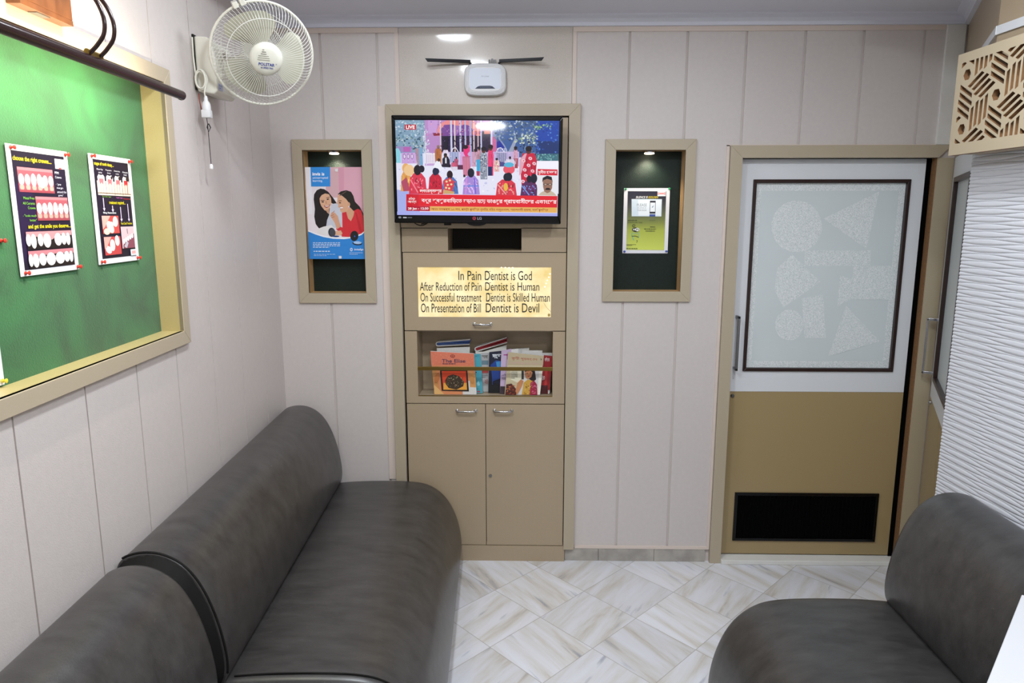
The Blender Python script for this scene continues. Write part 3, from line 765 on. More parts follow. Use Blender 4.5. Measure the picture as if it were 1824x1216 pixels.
# arms, hands, table
a.poly([(385, 640), (400, 600), (440, 600), (480, 640), (500, 710), (520, 770), (470, 800), (440, 720)], '#dba384')
a.line([(405, 612), (440, 580)], 9, '#c98a6c'); a.line([(395, 640), (430, 625)], 9, '#b87a5c'); a.line([(400, 660), (440, 650)], 8, '#b87a5c')
a.poly([(220, 800), (300, 770), (400, 750), (440, 790), (440, 850), (300, 870), (225, 850)], '#ece6e4')
a.poly([(440, 825), (520, 815), (540, 850), (530, 875), (440, 870)], '#e3b08f')
a.poly([(530, 860), (620, 850), (820, 830), (822, 860), (640, 895), (530, 890)], '#d92b38')
# blue foot with curved edge
edge = [(105, 828), (200, 865), (300, 895), (420, 915), (560, 920), (680, 905), (780, 870), (824, 835)]
a.poly([(p[0], p[1] - 18) for p in edge] + [(p[0], p[1] + 12) for p in edge[::-1]], '#f7f7fa')
a.poly(edge + [(832, 1157), (120, 1157)], '#2d86d6')
a.ell(404, 838, 44, 55, '#2b2b33', -0.1, 26); a.ell(414, 842, 38, 48, '#46464f', -0.1, 26); a.ell(455, 886, 45, 9, '#1d3a78')
a.ell(690, 882, 52, 62, '#15161f', 0.1, 26); a.ell(695, 886, 9, 10, '#2b4fb0'); a.ell(728, 970, 62, 24, '#1b2340', 0.05, 26); a.ell(730, 962, 52, 17, '#a9c6ea', 0.05, 26)
# blue tag with words
a.poly([(135, 50), (385, 50), (388, 285), (143, 285)], '#2f8fe0')
a.text('invis is', 160, 115, 312, 153, '#ffffff', 0.03); a.text('uninterrupted', 162, 165, 358, 200, '#f3f8ff'); a.text('learning.', 164, 203, 290, 236, '#f3f8ff')
a.text('invisalign', 690, 1030, 803, 1062, '#ffffff', 0.01)
for k in range(8):
    an = k * math.pi / 4; a.line([(652 + 8 * math.cos(an), 1045 + 9 * math.sin(an)), (652 + 18 * math.cos(an), 1045 + 21 * math.sin(an))], 6, '#ffffff')
a.scribble(168, 960, 510, 1032, '#cfe4f8', 4, 0.45); a.scribble(175, 1060, 520, 1074, '#cfe4f8', 1, 0.8); a.scribble(180, 1098, 455, 1130, '#a9cff2', 2, 0.4); a.scribble(630, 1080, 800, 1114, '#bcd9f5', 2, 0.35)
a.build('print', M['printgloss'], t)
for (px, py, lb) in ((468, 88, 'small clear clip at the top edge of the blue and pink poster'), (512, 1136, 'small clear clip at the bottom edge of the blue and pink poster')):
    u, v = a.uv(px, py); p = O + U * u + V * v
    tag(MB().box(p.x - 0.006, p.x + 0.006, PY - 0.004, PY - 0.0045 + 0.001, p.z - 0.006, p.z + 0.006, 0.0012).build('poster_clip', M['whiteplastic']), lb, 'clip', 'clips on the blue and pink poster')

# ---- notice in the right niche
NY = 0.0685
def quadframe(Y, TL, TR, BL):
    a, b, c = onY(*TL, Y), onY(*TR, Y), onY(*BL, Y); return a, b - a, c - a
O, U, V = quadframe(NY - 0.002, (1111.7, 335), (1193.5, 334.5), (1109.5, 451))
V = Vector((0, 0, V.z)); U = Vector((U.x, 0, U.z * 0.0))
t = sheet('notice', 'white bordered notice with a green and black print asking for silence, in the right niche', 'notice', O, U, V, None)
a = Art(O, U, V, [(105, 88), (840, 85), (808, 1130), (85, 1135)])
stops = [(135, (22, 18, 42)), (260, (38, 36, 48)), (430, (78, 82, 66)), (600, (116, 124, 62)), (760, (168, 178, 70)), (1080, (205, 216, 96))]
def grad(y):
    for (a0, c0), (a1, c1) in zip(stops, stops[1:]):
        if y <= a1:
            t_ = (y - a0) / (a1 - a0); return tuple(lin((c0[i] + (c1[i] - c0[i]) * t_) / 255) for i in range(3)) + (1,)
for k in range(34):
    ya, yb = 135 + (1078 - 135) * k / 34, 135 + (1078 - 135) * (k + 1) / 34
    fa = lambda y: (165 + (148 - 165) * (y - 135) / 943, 780 + (752 - 780) * (y - 135) / 943)
    a.poly([(fa(ya)[0], ya), (fa(ya)[1], ya), (fa(yb)[1], yb), (fa(yb)[0], yb)], grad((ya + yb) / 2))
a.text('SILENCE IS', 292, 215, 480, 250, '#f2f2f2', 0.012, 8); a.text('GOLDEN', 490, 215, 645, 250, '#e8cf2e', 0.012, 8)
a.poly([(640, 130), (772, 130), (770, 215), (640, 215)], '#e9eef2')
for x in (650, 752): a.rect(x - 8, 150, x + 14, 195, '#e7a0a0')
a.rect(668, 158, 742, 186, '#e88f8f')
a.poly([(225, 262), (712, 262), (705, 540), (228, 540)], '#cfdde8'); a.poly([(330, 280), (700, 280), (695, 525), (335, 525)], '#e6eef5')
a.text('PLEASE', 312, 335, 470, 378, '#7d868d'); a.text('SILENCE', 315, 388, 462, 418, '#a9b2b9'); a.text('YOUR PHONE', 316, 430, 466, 455, '#7d868d')
a.poly([(520, 288), (612, 288), (608, 495), (514, 495)], '#181a2c'); a.poly([(527, 318), (605, 318), (602, 465), (522, 465)], '#e9eff6')
a.line([(552, 400), (566, 372), (560, 398), (580, 366)], 6, '#6d87a0')
a.poly([(514, 505), (608, 505), (606, 540), (512, 540)], '#3a4f9a'); a.poly([(512, 545), (606, 545), (604, 600), (510, 600)], '#6d7348')
a.scribble(170, 598, 410, 616, '#3d431f', 1, 0.8); a.text('STAYS ON THIS', 170, 626, 400, 650, '#3d431f')
a.ell(262, 690, 27, 22, '#2b2f1a', -0.4); a.ell(262, 692, 18, 13, grad(690), -0.4); a.ell(262, 695, 9, 6, '#2b2f1a', -0.4)
a.ell(295, 755, 60, 36, '#14140f', 0.1, 26); a.ell(322, 752, 34, 28, '#eef0e6', 0.1, 20); a.text('Wi', 248, 735, 296, 770, '#f4f4ee', 0.02); a.text('Fi', 304, 735, 345, 770, '#14140f', 0.02)
a.line([(235, 810), (235, 850), (250, 890), (268, 925)], 10, '#58b6b0'); a.line([(240, 808), (290, 818), (345, 805)], 6, '#8fc9b0'); a.line([(232, 860), (290, 855), (345, 875)], 9, '#1d1d18'); a.line([(345, 810), (345, 885)], 6, '#58b6b0')
a.line([(305, 925), (325, 930), (310, 965)], 7, '#4a5226')
a.scribble(525, 702, 660, 718, '#3f4723', 1, 0.8); a.scribble(430, 736, 748, 752, '#3f4723', 1, 0.8); a.scribble(452, 768, 696, 784, '#4d562a', 1, 0.8)
a.scribble(148, 990, 300, 1018, '#4d562a', 2, 0.5); a.scribble(146, 1050, 440, 1068, '#5d6a30', 1, 0.8)
a.build('print', M['print'], t)

def pin(mat_, axis, name='push_pin'):
    mb = MB(); mb.lathe([(0.0012, 0.0), (0.0042, 0.0005), (0.0046, 0.0016), (0.0024, 0.003), (0.0022, 0.0065), (0.0046, 0.008), (0.005, 0.0095), (0.0035, 0.0105), (0.001, 0.0108)], (0, 0, 0), axis, 14)
    return mb.build(name, mat_, None, smooth=50)
first = None
for (px, py, m_, lb) in ((128, 106, 'pingreen', 'green push pin at the top left corner of the white notice'), (826, 96, 'pingreen', 'green push pin at the top right corner of the white notice'),
                         (115, 1104, 'pinblue', 'blue push pin at the bottom left corner of the white notice'), (784, 1096, 'pinblue', 'blue push pin at the bottom right corner of the white notice')):
    u, v = a.uv(px, py); p = O + U * u + V * v
    o = pin(M[m_], (0, -1, 0)); o.location = (p.x, p.y - 0.0005, p.z); tag(o, lb, 'push pin', 'push pins on the white notice')

# ================================================================== CABINET with TV
cab = thing('wall_cabinet', 'tall beige built-in wall cabinet with magazine shelf and lit sign, under the television', 'cabinet', (-0.19, 0, 0))
mb = MB(); fr(mb, -0.556, 0.174, 0.063, 2.026, 0.049, -0.022, 0.0, 'lrt'); mb.build('surround', M['frame'], cab, bev=0.0012)
mb = MB()
mb.box(-0.558, 0.178, 0.26, 0.27, 0, 2.03); mb.box(-0.562, -0.556, 0.007, 0.26, 0, 2.03); mb.box(0.176, 0.182, 0.007, 0.26, 0, 2.03); mb.box(-0.556, 0.176, 0.007, 0.26, 2.024, 2.03)
mb.box(-0.556, 0.176, 0.03, 0.26, 0.0, 0.02)
mb.build('carcass', M['black'], cab)  # black colour stands in for the shadow in the gaps round the panels
F0, F1 = -0.012, 0.008
MB().box(-0.5535, 0.1705, F0, F1, 1.5585, 2.020).build('television_backboard', M['beige'], cab)
gx0, gx1, gz0, gz1 = XZ(798, 407)[0], XZ(929, 407)[0], XZ(860, 446)[1], XZ(860, 405)[1]
MB().box(-0.551, gx0, F0, F1, 1.4535, 1.5555).build('slot_fascia', M['beige'], cab); MB().box(gx1, 0.1700, F0, F1, 1.4535, 1.5555).build('slot_fascia', M['beige'], cab)
mb = MB(); mb.box(gx0, gx1, -0.004, 0.20, 1.4535, gz0); mb.box(gx0, gx1, -0.004, 0.20, gz1, 1.5555); mb.box(gx0 - 0.006, gx0 - 0.0005, F1, 0.20, 1.4535, 1.5555); mb.box(gx1 + 0.0005, gx1 + 0.006, F1, 0.20, 1.4535, 1.5555); mb.build('slot_shelf', M['beige'], cab)
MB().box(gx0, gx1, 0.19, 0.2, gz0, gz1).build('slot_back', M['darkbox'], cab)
# flap with the lit sign
sx0, sz1 = XZ(743.5, 475.5, F0); sx1, _ = XZ(982, 475.5, F0); _, sz0 = XZ(862, 564.5, F0)
mb = MB(); x0, x1, z0, z1 = -0.5485, 0.1705, 1.1045, 1.4505
mb.box(x0, sx0, F0, F1, z0, z1); mb.box(sx1, x1, F0, F1, z0, z1); mb.box(sx0, sx1, F0, F1, z0, sz0); mb.box(sx0, sx1, F0, F1, sz1, z1)
flap = mb.build('flap', M['beige'], cab)
sg = MB().box(sx0, sx1, F0 + 0.003, F1, sz0, sz1).build('lit_sign', M['sign'], cab); sg['label'] = 'lit cream sign with four handwritten lines'
a = Art((sx0, F0 + 0.003, sz1), (sx1 - sx0, 0, 0), (0, 0, sz0 - sz1), [(92, 105), (1703, 105), (1700, 706), (100, 706)])
ink = '#2b2a28'
for s1, bx in (('In Pain', (585, 150, 860, 262)), ('Dentist is God', (905, 150, 1470, 262)), ('After Reduction of Pain', (118, 287, 865, 390)), ('Dentist is Human', (908, 287, 1560, 388)),
               ('On Successful treatment', (125, 415, 862, 522)), ('Dentist is Skilled Human', (920, 415, 1687, 520)), ('On Presentation of Bill', (130, 543, 855, 652)), ('Dentist is Devil', (915, 540, 1560, 650))):
    a.text(s1, *bx, ink, 0.003)
    x, y0_, y1_ = bx[0], bx[1], bx[3]
    if s1.startswith('Dentist'):
        a.line([(x - 4, y1_ - 22), (x + 18, y1_ - 8), (x + 40, y1_)], 5, ink); a.line([(x + 2, y0_ + 14), (x + 22, y0_), (x + 46, y0_ + 10), (x + 70, y0_ + 4)], 5, ink)
a.line([(1615, 535), (1650, 590), (1700, 640)], 3, '#9c8a5c'); a.ell(1678, 680, 16, 18, '#b59a52')
let = a.build('lettering', M['print'], sg)
for (px, py) in ((1688, 185), (1674, 225), (1657, 262), (1642, 300), (1626, 340), (1105, 108), (1150, 110), (1195, 112), (1240, 112)):
    u, v = a.uv(px, py); MB().lathe([(0.0005, 0.0015), (0.0018, 0.0012), (0.002, 0.0)], (sx0 + (sx1 - sx0) * u, F0 + 0.0028, sz1 + (sz0 - sz1) * v), (0, -1, 0), 10).build('led_dot', M['led'], sg)
def bar_handle(parent, x0, x1, z, y=F0):
    mb = MB(); mb.tube([(x0, y, z), (x0, y - 0.016, z), (x0 + 0.004, y - 0.021, z), (x1 - 0.004, y - 0.021, z), (x1, y - 0.016, z), (x1, y, z)], 0.0042, 10)
    mb.lathe([(0.0075, 0), (0.0075, 0.003), (0.005, 0.004)], (x0, y, z), (0, -1, 0), 14); mb.lathe([(0.0075, 0), (0.0075, 0.003), (0.005, 0.004)], (x1, y, z), (0, -1, 0), 14)
    return mb.build('handle', M['chrome'], parent, smooth=50)
hz_ = XZ(858, 578, F0 - 0.02)[1]
bar_handle(flap, XZ(845, 578)[0], XZ(874, 578)[0], hz_)
# magazine rack
rx0, rz1 = XZ(742.5, 591, F0); rx1, _ = XZ(985, 591, F0); _, rz0 = XZ(864, 706, F0)
mb = MB(); x0, x1, z0, z1 = -0.5485, 0.1705, 0.7685, 1.1005
mb.box(x0, rx0, F0, F1, z0, z1); mb.box(rx1, x1, F0, F1, z0, z1); mb.box(rx0, rx1, F0, F1, z0, rz0)
mb.build('rack_fascia', M['beige'], cab)
RD = 0.15
mb = MB(); mb.box(rx0 - 0.02, rx1 + 0.02, RD, RD + 0.006, rz0 - 0.02, z1); mb.box(rx0 - 0.006, rx0 - 0.0005, F1, RD, rz0 - 0.02, z1); mb.box(rx1 + 0.0005, rx1 + 0.006, F1, RD, rz0 - 0.02, z1)
mb.box(rx0, rx1, F1, RD, rz0 - 0.006, rz0 - 0.001); mb.box(rx0, rx1, F1, RD, z1 - 0.003, z1 + 0.002)
mb.build('rack_box', M['beige'], cab)
bz = XZ(864, 656.5, F0)[1]
mb = MB(); mb.box(rx0, rx1, F0 - 0.003, F0 + 0.003, bz - 0.0085, bz + 0.0085, 0.001); mb.box(rx0, rx1, F0, F0 + 0.004, rz0, rz0 + 0.004)
mb.build('brass_rail', M['brass'], cab)['label'] = 'flat brass retaining rail'
# lower doors and plinth
dx = XZ(866, 850)[0]
dl = MB().box(-0.5475, dx - 0.0015, F0, F1, 0.080, 0.7645).build('cupboard_door', M['beige'], cab)
dr = MB().box(dx + 0.0015, 0.1705, F0, F1, 0.080, 0.7645).build('cupboard_door', M['beige'], cab)
bar_handle(dl, XZ(815, 733)[0], XZ(848, 733)[0], XZ(831, 733, F0 - 0.02)[1]); bar_handle(dr, XZ(881, 733)[0], XZ(912, 733)[0], XZ(896, 733, F0 - 0.02)[1])
lx, lz = XZ(873.5, 847, F0)
MB().lathe([(0.0005, 0.003), (0.003, 0.003), (0.0032, 0.004), (0.0068, 0.004), (0.0078, 0.0)], (lx, F0, lz), (0, -1, 0), 18).build('lock', M['steel'], dr, smooth=40)
MB().box(-0.558, 0.180, F0 - 0.002, 0.03, 0.0, 0.0765).build('plinth', M['beige'], cab)

# ---- television
TT, TR_ = math.radians(3.3), math.radians(0.45)
TC = onY(850, 303.5, -0.115)
tr_ = Vector((math.cos(TR_), 0, -math.sin(TR_))); t0_ = Vector((math.sin(TR_), 0, math.cos(TR_)))
tu = (t0_ * math.cos(TT) + Vector((0, -1, 0)) * math.sin(TT)).normalized(); tn = tu.cross(tr_) * -1
if tn.y > 0: tn = -tn
def Tv(a_, b_, c_): return TC + tr_ * a_ + tu * b_ + tn * c_
tv = thing('television', 'black flat screen television showing a news broadcast, mounted above the cabinet', 'television', tuple(TC))
TW, TH = 0.352, 0.2185
mb = MB(Tv)
def frr(mb, ix, iz0, iz1, ox, oz0, oz1, c0, c1):
    for q in ([(-ox, oz0), (-ix, iz0), (-ix, iz1), (-ox, oz1)], [(ox, oz0), (ix, iz0), (ix, iz1), (ox, oz1)], [(-ox, oz1), (-ix, iz1), (ix, iz1), (ox, oz1)], [(-ox, oz0), (-ix, iz0), (ix, iz0), (ox, oz0)]):
        A = [mb.v((p[0], p[1], c0)) for p in q]; B = [mb.v((p[0], p[1], c1)) for p in q]
        mb.f(A); mb.f(B)
        for i in range(4): mb.f([A[i], A[(i + 1) % 4], B[(i + 1) % 4], B[i]])
SXW, SZ0, SZ1 = 0.337, -0.184, 0.199
frr(mb, SXW, SZ0, SZ1, TW, -TH, TH, -0.028, 0.004)
bez = mb.build('bezel', M['blackplastic'], tv, bev=0.004)
mb = MB(Tv); mb.box(-TW + 0.004, TW - 0.004, -TH + 0.004, TH - 0.004, -0.038, -0.02, 0.004); mb.box(-0.2, 0.2, -0.14, 0.12, -0.075, -0.037, 0.008); mb.build('back_cover', M['blackmatte'], tv)
mb = MB(Tv); mb.prism([(0.042 * math.cos(math.pi * k / 14) - 0.003, -TH + 0.004 - 0.014 * math.sin(math.pi * k / 14)) for k in range(15)], -0.016, 0.003, 'xyz'); mb.build('sensor_lip', M['blackplastic'], tv)
mb = MB(); mb.box(-0.30, -0.10, -0.055, F0, 1.74, 1.88); mb.build('wall_bracket', M['blackmatte'], tv)
scr_ = MB(Tv).box(-SXW, SXW, SZ0, SZ1, -0.012, -0.003).build('screen', M['blackplastic'], tv)
O, U, V = Tv(-SXW, SZ1, -0.003), tr_ * (2 * SXW), tu * (SZ0 - SZ1)
a = Art(O, U, V, [(135, 150), (1597, 166), (1583, 998), (137, 985)], step=0.00001)
R_ = random.Random(3)
a.poly([(135, 150), (1597, 166), (1583, 998), (137, 985)], '#dfe0f6')
a.rect(135, 150, 1597, 440, '#7d96bc')
def blobs(x0, y0, x1, y1, n, cols, r0=5, r1=14):
    for _ in range(n):
        x, y = R_.uniform(x0, x1), R_.uniform(y0, y1); r = R_.uniform(r0, r1)
        a.poly([(x + r * R_.uniform(.5, 1.2) * math.cos(t_), y + r * R_.uniform(.4, 1.1) * math.sin(t_)) for t_ in (0.3, 1.4, 2.6, 3.8, 5.2)], R_.choice(cols))
a.rect(135, 150, 480, 430, '#86a3bd')
blobs(140, 155, 470, 330, 190, ['#9fbccb', '#c6d6e6', '#6f95a8', '#55788f', '#b9cbd6', '#7fa6c0'])
blobs(140, 300, 470, 420, 120, ['#3f6076', '#5c7f86', '#8fa9ad', '#2f4a66', '#b5c6c6'])
# building
a.poly([(400, 152), (1010, 158), (1010, 440), (400, 440)], '#b98ac6'); a.poly([(430, 152), (520, 153), (500, 270), (430, 270)], '#c79ad6')
a.poly([(510, 290), (512, 230), (540, 180), (600, 156), (840, 160), (870, 190), (900, 240), (900, 300)], '#ec8f92')
a.poly([(535, 290), (545, 230), (575, 195), (650, 190), (690, 210), (760, 190), (810, 210), (860, 290)], '#7a4a95')
a.poly([(660, 200), (700, 200), (720, 240), (690, 275), (665, 300), (650, 250)], '#a173b8')
a.rect(540, 290, 900, 430, '#2b1d45'); a.rect(560, 300, 610, 410, '#140e24'); a.rect(740, 300, 800, 420, '#3b1f3f')
a.poly([(470, 262), (560, 268), (555, 285), (480, 290)], '#8a2038'); a.poly([(820, 250), (990, 250), (985, 280), (820, 280)], '#c85a6a')
a.rect(900, 250, 1000, 430, '#2a2140'); a.rect(930, 240, 985, 275, '#e08a80'); a.rect(985, 300, 1040, 430, '#c9699c')
for x, w, c in ((540, 12, '#d9c7d8'), (636, 16, '#cfd0ea'), (668, 9, '#f0e2d8'), (718, 17, '#c4c6e4'), (762, 14, '#b8bade'), (808, 18, '#aeb2d6'), (838, 10, '#f2ddd0'), (875, 9, '#e8c8b8'), (903, 13, '#c8cbec'), (995, 15, '#cfd4f2')): a.rect(x - w / 2, 156, x + w / 2, 435, c)
# right: blue yard, tree
a.rect(1040, 160, 1597, 480, '#3c5f9c'); a.rect(1390, 166, 1597, 480, '#1f46a8'); a.rect(1420, 340, 1590, 470, '#17336f')
a.poly([(1040, 440), (1042, 345), (1075, 330), (1112, 380), (1112, 440)], '#14309c')
a.poly([(1130, 440), (1150, 420), (1205, 310), (1225, 315), (1180, 450), (1130, 480)], '#9aa3bb'); a.line([(1060, 310), (1110, 380), (1140, 440)], 12, '#8f9ab8')
blobs(1010, 165, 1400, 330, 230, ['#4c6079', '#8a9fb8', '#2e4368', '#6f86a6', '#b4c2d2', '#55708a'])
blobs(1200, 280, 1400, 360, 60, ['#9db3a0', '#c3d0b8', '#6f8c84', '#e2e8d6']); blobs(1360, 190, 1530, 240, 40, ['#6f9c6a', '#a3c48a', '#4d7a80'], 5, 11)
blobs(1250, 340, 1420, 460, 90, ['#2a3f68', '#466590', '#6c8ab0', '#1d2f55']); blobs(1400, 170, 1590, 440, 40, ['#2a5abf', '#1a3a8f', '#4f7fd0'], 5, 12)
a.rect(1390, 450, 1592, 515, '#3f7080'); blobs(1395, 450, 1590, 515, 50, ['#5a9aa0', '#2f5a6c', '#86b8b8'], 5, 11)
# fences and ground
a.rect(137, 520, 1592, 800, '#e6e6f8'); a.poly([(137, 760), (340, 790), (340, 985), (137, 985)], '#aab2ec'); a.rect(1390, 512, 1590, 600, '#f4f3ff')
a.rect(185, 435, 320, 530, '#cba6de'); [a.ell(x, 468, 11, 26, '#8a6aa4') for x in (212, 247, 282)]; [a.ell(x, 468, 6, 18, '#efe4f4') for x in (212, 247, 282)]
a.rect(140, 380, 280, 430, '#9f8cc0'); a.rect(205, 385, 270, 428, '#b86ab4')
a.rect(395, 440, 500, 535, '#f2eaf6'); a.rect(395, 530, 700, 550, '#c7a5d8'); [a.line([(x, 450), (x, 525)], 4, '#b9a6cc') for x in range(405, 495, 12)]
a.rect(615, 430, 1240, 560, '#c2b0dc'); a.rect(620, 432, 700, 520, '#7f8fc0'); [a.line([(x, 432), (x, 540)], 4, '#e4e2f4') for x in range(625, 720, 14)]; a.rect(715, 430, 745, 560, '#d9a4dc'); a.rect(820, 430, 870, 560, '#cf9cc0')
a.rect(1040, 440, 1130, 560, '#4d4a8a'); [a.line([(x, 400), (x, 520)], 5, '#dcdcf0') for x in range(1046, 1130, 13)]; a.line([(1040, 430), (1055, 400), (1080, 395), (1108, 430)], 6, '#eceaf8'); a.line([(640, 430), (650, 400), (675, 392), (698, 430)], 6, '#eceaf8')
a.line([(400, 250), (410, 545)], 9, '#d4d6e8'); a.line([(400, 390), (430, 320)], 5, '#d4d6e8'); blobs(380, 240, 440, 440, 60, ['#e6e6f2', '#9aa8c4', '#c6cfe2'], 4, 9)
a.poly([(137, 400), (160, 395), (180, 430), (180, 525), (140, 525)], '#8fd4e4'); a.poly([(310, 400), (375, 395), (380, 545), (325, 545)], '#7aa8cc'); a.poly([(310, 400), (345, 397), (345, 545), (325, 545)], '#a98c9c')
# scattered detail of the yard and the crowd
blobs(140, 440, 1240, 560, 90, ['#8a7ab0', '#efe8fa', '#b49ad0', '#5a4a80', '#d8c8ee'], 3, 7)
blobs(410, 160, 900, 290, 70, ['#c98ac0', '#8a5aa8', '#e0a0b4', '#a87ac4'], 4, 9)
blobs(540, 290, 1000, 430, 60, ['#120c22', '#4a3560', '#7a4a5c', '#241a3c'], 4, 10)
blobs(150, 560, 1380, 790, 60, ['#d6d6f0', '#f4f4ff', '#c4c6ea'], 5, 14)
# people
def tint(c, k):
    c = c.lstrip('#'); return '#' + ''.join('%02x' % max(0, min(255, int(int(c[i:i + 2], 16) * k))) for i in (0, 2, 4))
def folds(x, ya, yb, w, cloth, n):
    for _ in range(n):
        x0 = x + R_.uniform(-.42, .42) * w; y0 = R_.uniform(ya, yb - (yb - ya) * .3); L = (yb - ya) * R_.uniform(.12, .32)
        a.line([(x0, y0), (x0 + R_.uniform(-.12, .12) * w, y0 + L)], max(3, w * R_.uniform(.03, .07)), tint(cloth, R_.choice((.62, .75, 1.22, 1.4))))
def stand(x, y0, y1, w, cloth, skin='#5a3326', hairc='#17101a', low=None):
    h = y1 - y0; r = h * 0.085
    a.poly([(x - w * .35, y0 + r * 2), (x + w * .35, y0 + r * 2), (x + w * .5, y0 + h * .35), (x + w * .45, y0 + h * .6), (x + w * .42, y1), (x - w * .42, y1), (x - w * .5, y0 + h * .55), (x - w * .48, y0 + h * .3)], cloth)
    if low: a.poly([(x - w * .46, y0 + h * .55), (x + w * .46, y0 + h * .55), (x + w * .42, y1), (x - w * .42, y1)], low)
    folds(x, y0 + r * 2.4, y1, w * .85, cloth, 9)
    a.ell(x, y0 + r * 1.1, r * .85, r * 1.15, skin); a.ell(x, y0 + r * .7, r * .95, r * .8, hairc)
def sit(x, y0, y1, w, cloth, hairc='#17101a', spots=None):
    h = y1 - y0; r = h * 0.17
    a.poly([(x - w * .2, y0 + r * 1.6), (x + w * .2, y0 + r * 1.6), (x + w * .42, y0 + h * .45), (x + w * .5, y1), (x - w * .5, y1), (x - w * .42, y0 + h * .45)], cloth)
    folds(x, y0 + h * .42, y1, w * .9, cloth, 16)
    if spots:
        for _ in range(16): a.ell(x + R_.uniform(-.36, .36) * w, y0 + h * R_.uniform(.45, .96), w * .035, w * .035, spots)
        a.line([(x - w * .4, y0 + h * .5), (x, y0 + h * .95)], w * .06, spots)
    a.ell(x, y0 + r, r * .78, r * 1.05, hairc)
stand(520, 372, 535, 62, '#b06a3a', '#7a5040', '#8a7060'); stand(586, 395, 500, 50, '#e2d8ea')
a.poly([(555, 490), (575, 470), (605, 470), (620, 500), (622, 545), (600, 560), (555, 550)], '#16162a'); a.rect(580, 480, 592, 530, '#e8eaf4'); a.ell(583, 462, 15, 20, '#4a2d26'); a.ell(583, 452, 15, 11, '#17101a'); a.poly([(545, 540), (630, 540), (628, 566), (545, 562)], '#17152a')
a.poly([(470, 560), (500, 510), (530, 505), (550, 560), (575, 580), (530, 590), (480, 590)], '#eef0fa'); a.ell(523, 500, 13, 15, '#3a2420')
stand(680, 475, 560, 34, '#b04a6a'); stand(655, 510, 580, 40, '#c85a7a'); a.poly([(640, 560), (690, 560), (690, 590), (640, 595)], '#ded6ea'); a.poly([(690, 545), (740, 545), (740, 585), (690, 585)], '#5a2a4a')
a.poly([(745, 400), (760, 378), (800, 372), (803, 420), (780, 450), (800, 480), (765, 480), (745, 440)], '#e8357a'); a.ell(762, 388, 26, 18, '#2a1a24'); a.poly([(735, 470), (800, 470), (805, 560), (800, 640), (740, 640)], '#c4698a'); [a.line([(x, 480), (x - 4, 635)], 4, '#e0a0b4') for x in (750, 765, 780, 793)]; a.rect(740, 630, 760, 652, '#3a1a2a')
stand(850, 405, 560, 44, '#c9a0b8'); stand(885, 385, 560, 40, '#b98a9a')
stand(925, 388, 672, 72, '#8f97a8', '#5a3326'); blobs(895, 440, 950, 660, 80, ['#d6dae2', '#5c667c', '#b4bcc8', '#3f475a'], 4, 8); a.poly([(860, 500), (890, 495), (890, 600), (862, 600)], '#38a8d8'); a.poly([(858, 600), (890, 600), (888, 640), (862, 640)], '#b03a5a')
stand(988, 370, 640, 52, '#e63c6e', low=None); a.rect(962, 560, 1000, 640, '#1d2b5c')
stand(1040, 485, 605, 54, '#e6b8b4'); blobs(1015, 530, 1065, 600, 20, ['#f4f0d8', '#d86a7a'], 4, 8); stand(1210, 385, 575, 44, '#d8a4c0', low='#a8404a')
stand(1160, 472, 610, 92, '#d6cfe6'); a.ell(1150, 585, 52, 42, '#e8586a'); a.ell(1150, 545, 44, 22, '#58b4d6')
stand(1325, 385, 735, 148, '#c8203e', '#5a2f2c'); a.poly([(1245, 500), (1290, 450), (1310, 445), (1260, 620), (1240, 640)], '#dfa6b8')
for x, y in ((1340, 490), (1280, 510), (1325, 550), (1375, 535), (1290, 590), (1360, 600), (1300, 640), (1340, 655), (1275, 690), (1320, 700)): a.ell(x, y, 17, 14, '#f0c8d4', 0.4); a.ell(x, y, 6, 6, '#d0506a')
sit(225, 530, 775, 100, '#e0a058', '#e8b070'); a.ell(255, 590, 48, 50, '#efc896'); a.poly([(180, 690), (230, 650), (260, 770), (200, 775)], '#b4506a')
sit(330, 545, 800, 165, '#d83850', '#17101a', '#f08a96'); a.ell(368, 578, 26, 32, '#191528'); sit(490, 570, 760, 130, '#c41c38', '#1d2340'); a.ell(502, 600, 24, 28, '#1c2344')
sit(620, 595, 800, 150, '#4f74b8', '#2a1420', '#e84a5a'); a.poly([(560, 680), (620, 655), (660, 690), (640, 790), (570, 770)], '#d6404a'); [a.ell(x, y, 10, 9, '#f4d8a8') for x, y in ((590, 690), (620, 680), (600, 720), (632, 715), (612, 750), (585, 745))]; a.poly([(560, 760), (660, 780), (655, 800), (555, 798)], '#d0a870')
sit(810, 575, 805, 155, '#a88cd8', '#151a30', '#d8b4ec'); a.line([(740, 730), (880, 730)], 12, '#6a8ae0'); a.line([(770, 660), (760, 800)], 12, '#d490d8'); a.line([(840, 660), (850, 800)], 12, '#7a6ad0')
sit(1125, 620, 815, 190, '#d8384a', '#141828', '#f0a09a'); a.ell(1147, 650, 32, 38, '#141a2c'); a.ell(1120, 740, 20, 36, '#e8b84a'); sit(1330, 640, 820, 160, '#5a2a5c', '#141828', '#7a9ae0'); a.ell(1372, 665, 30, 42, '#12182a')
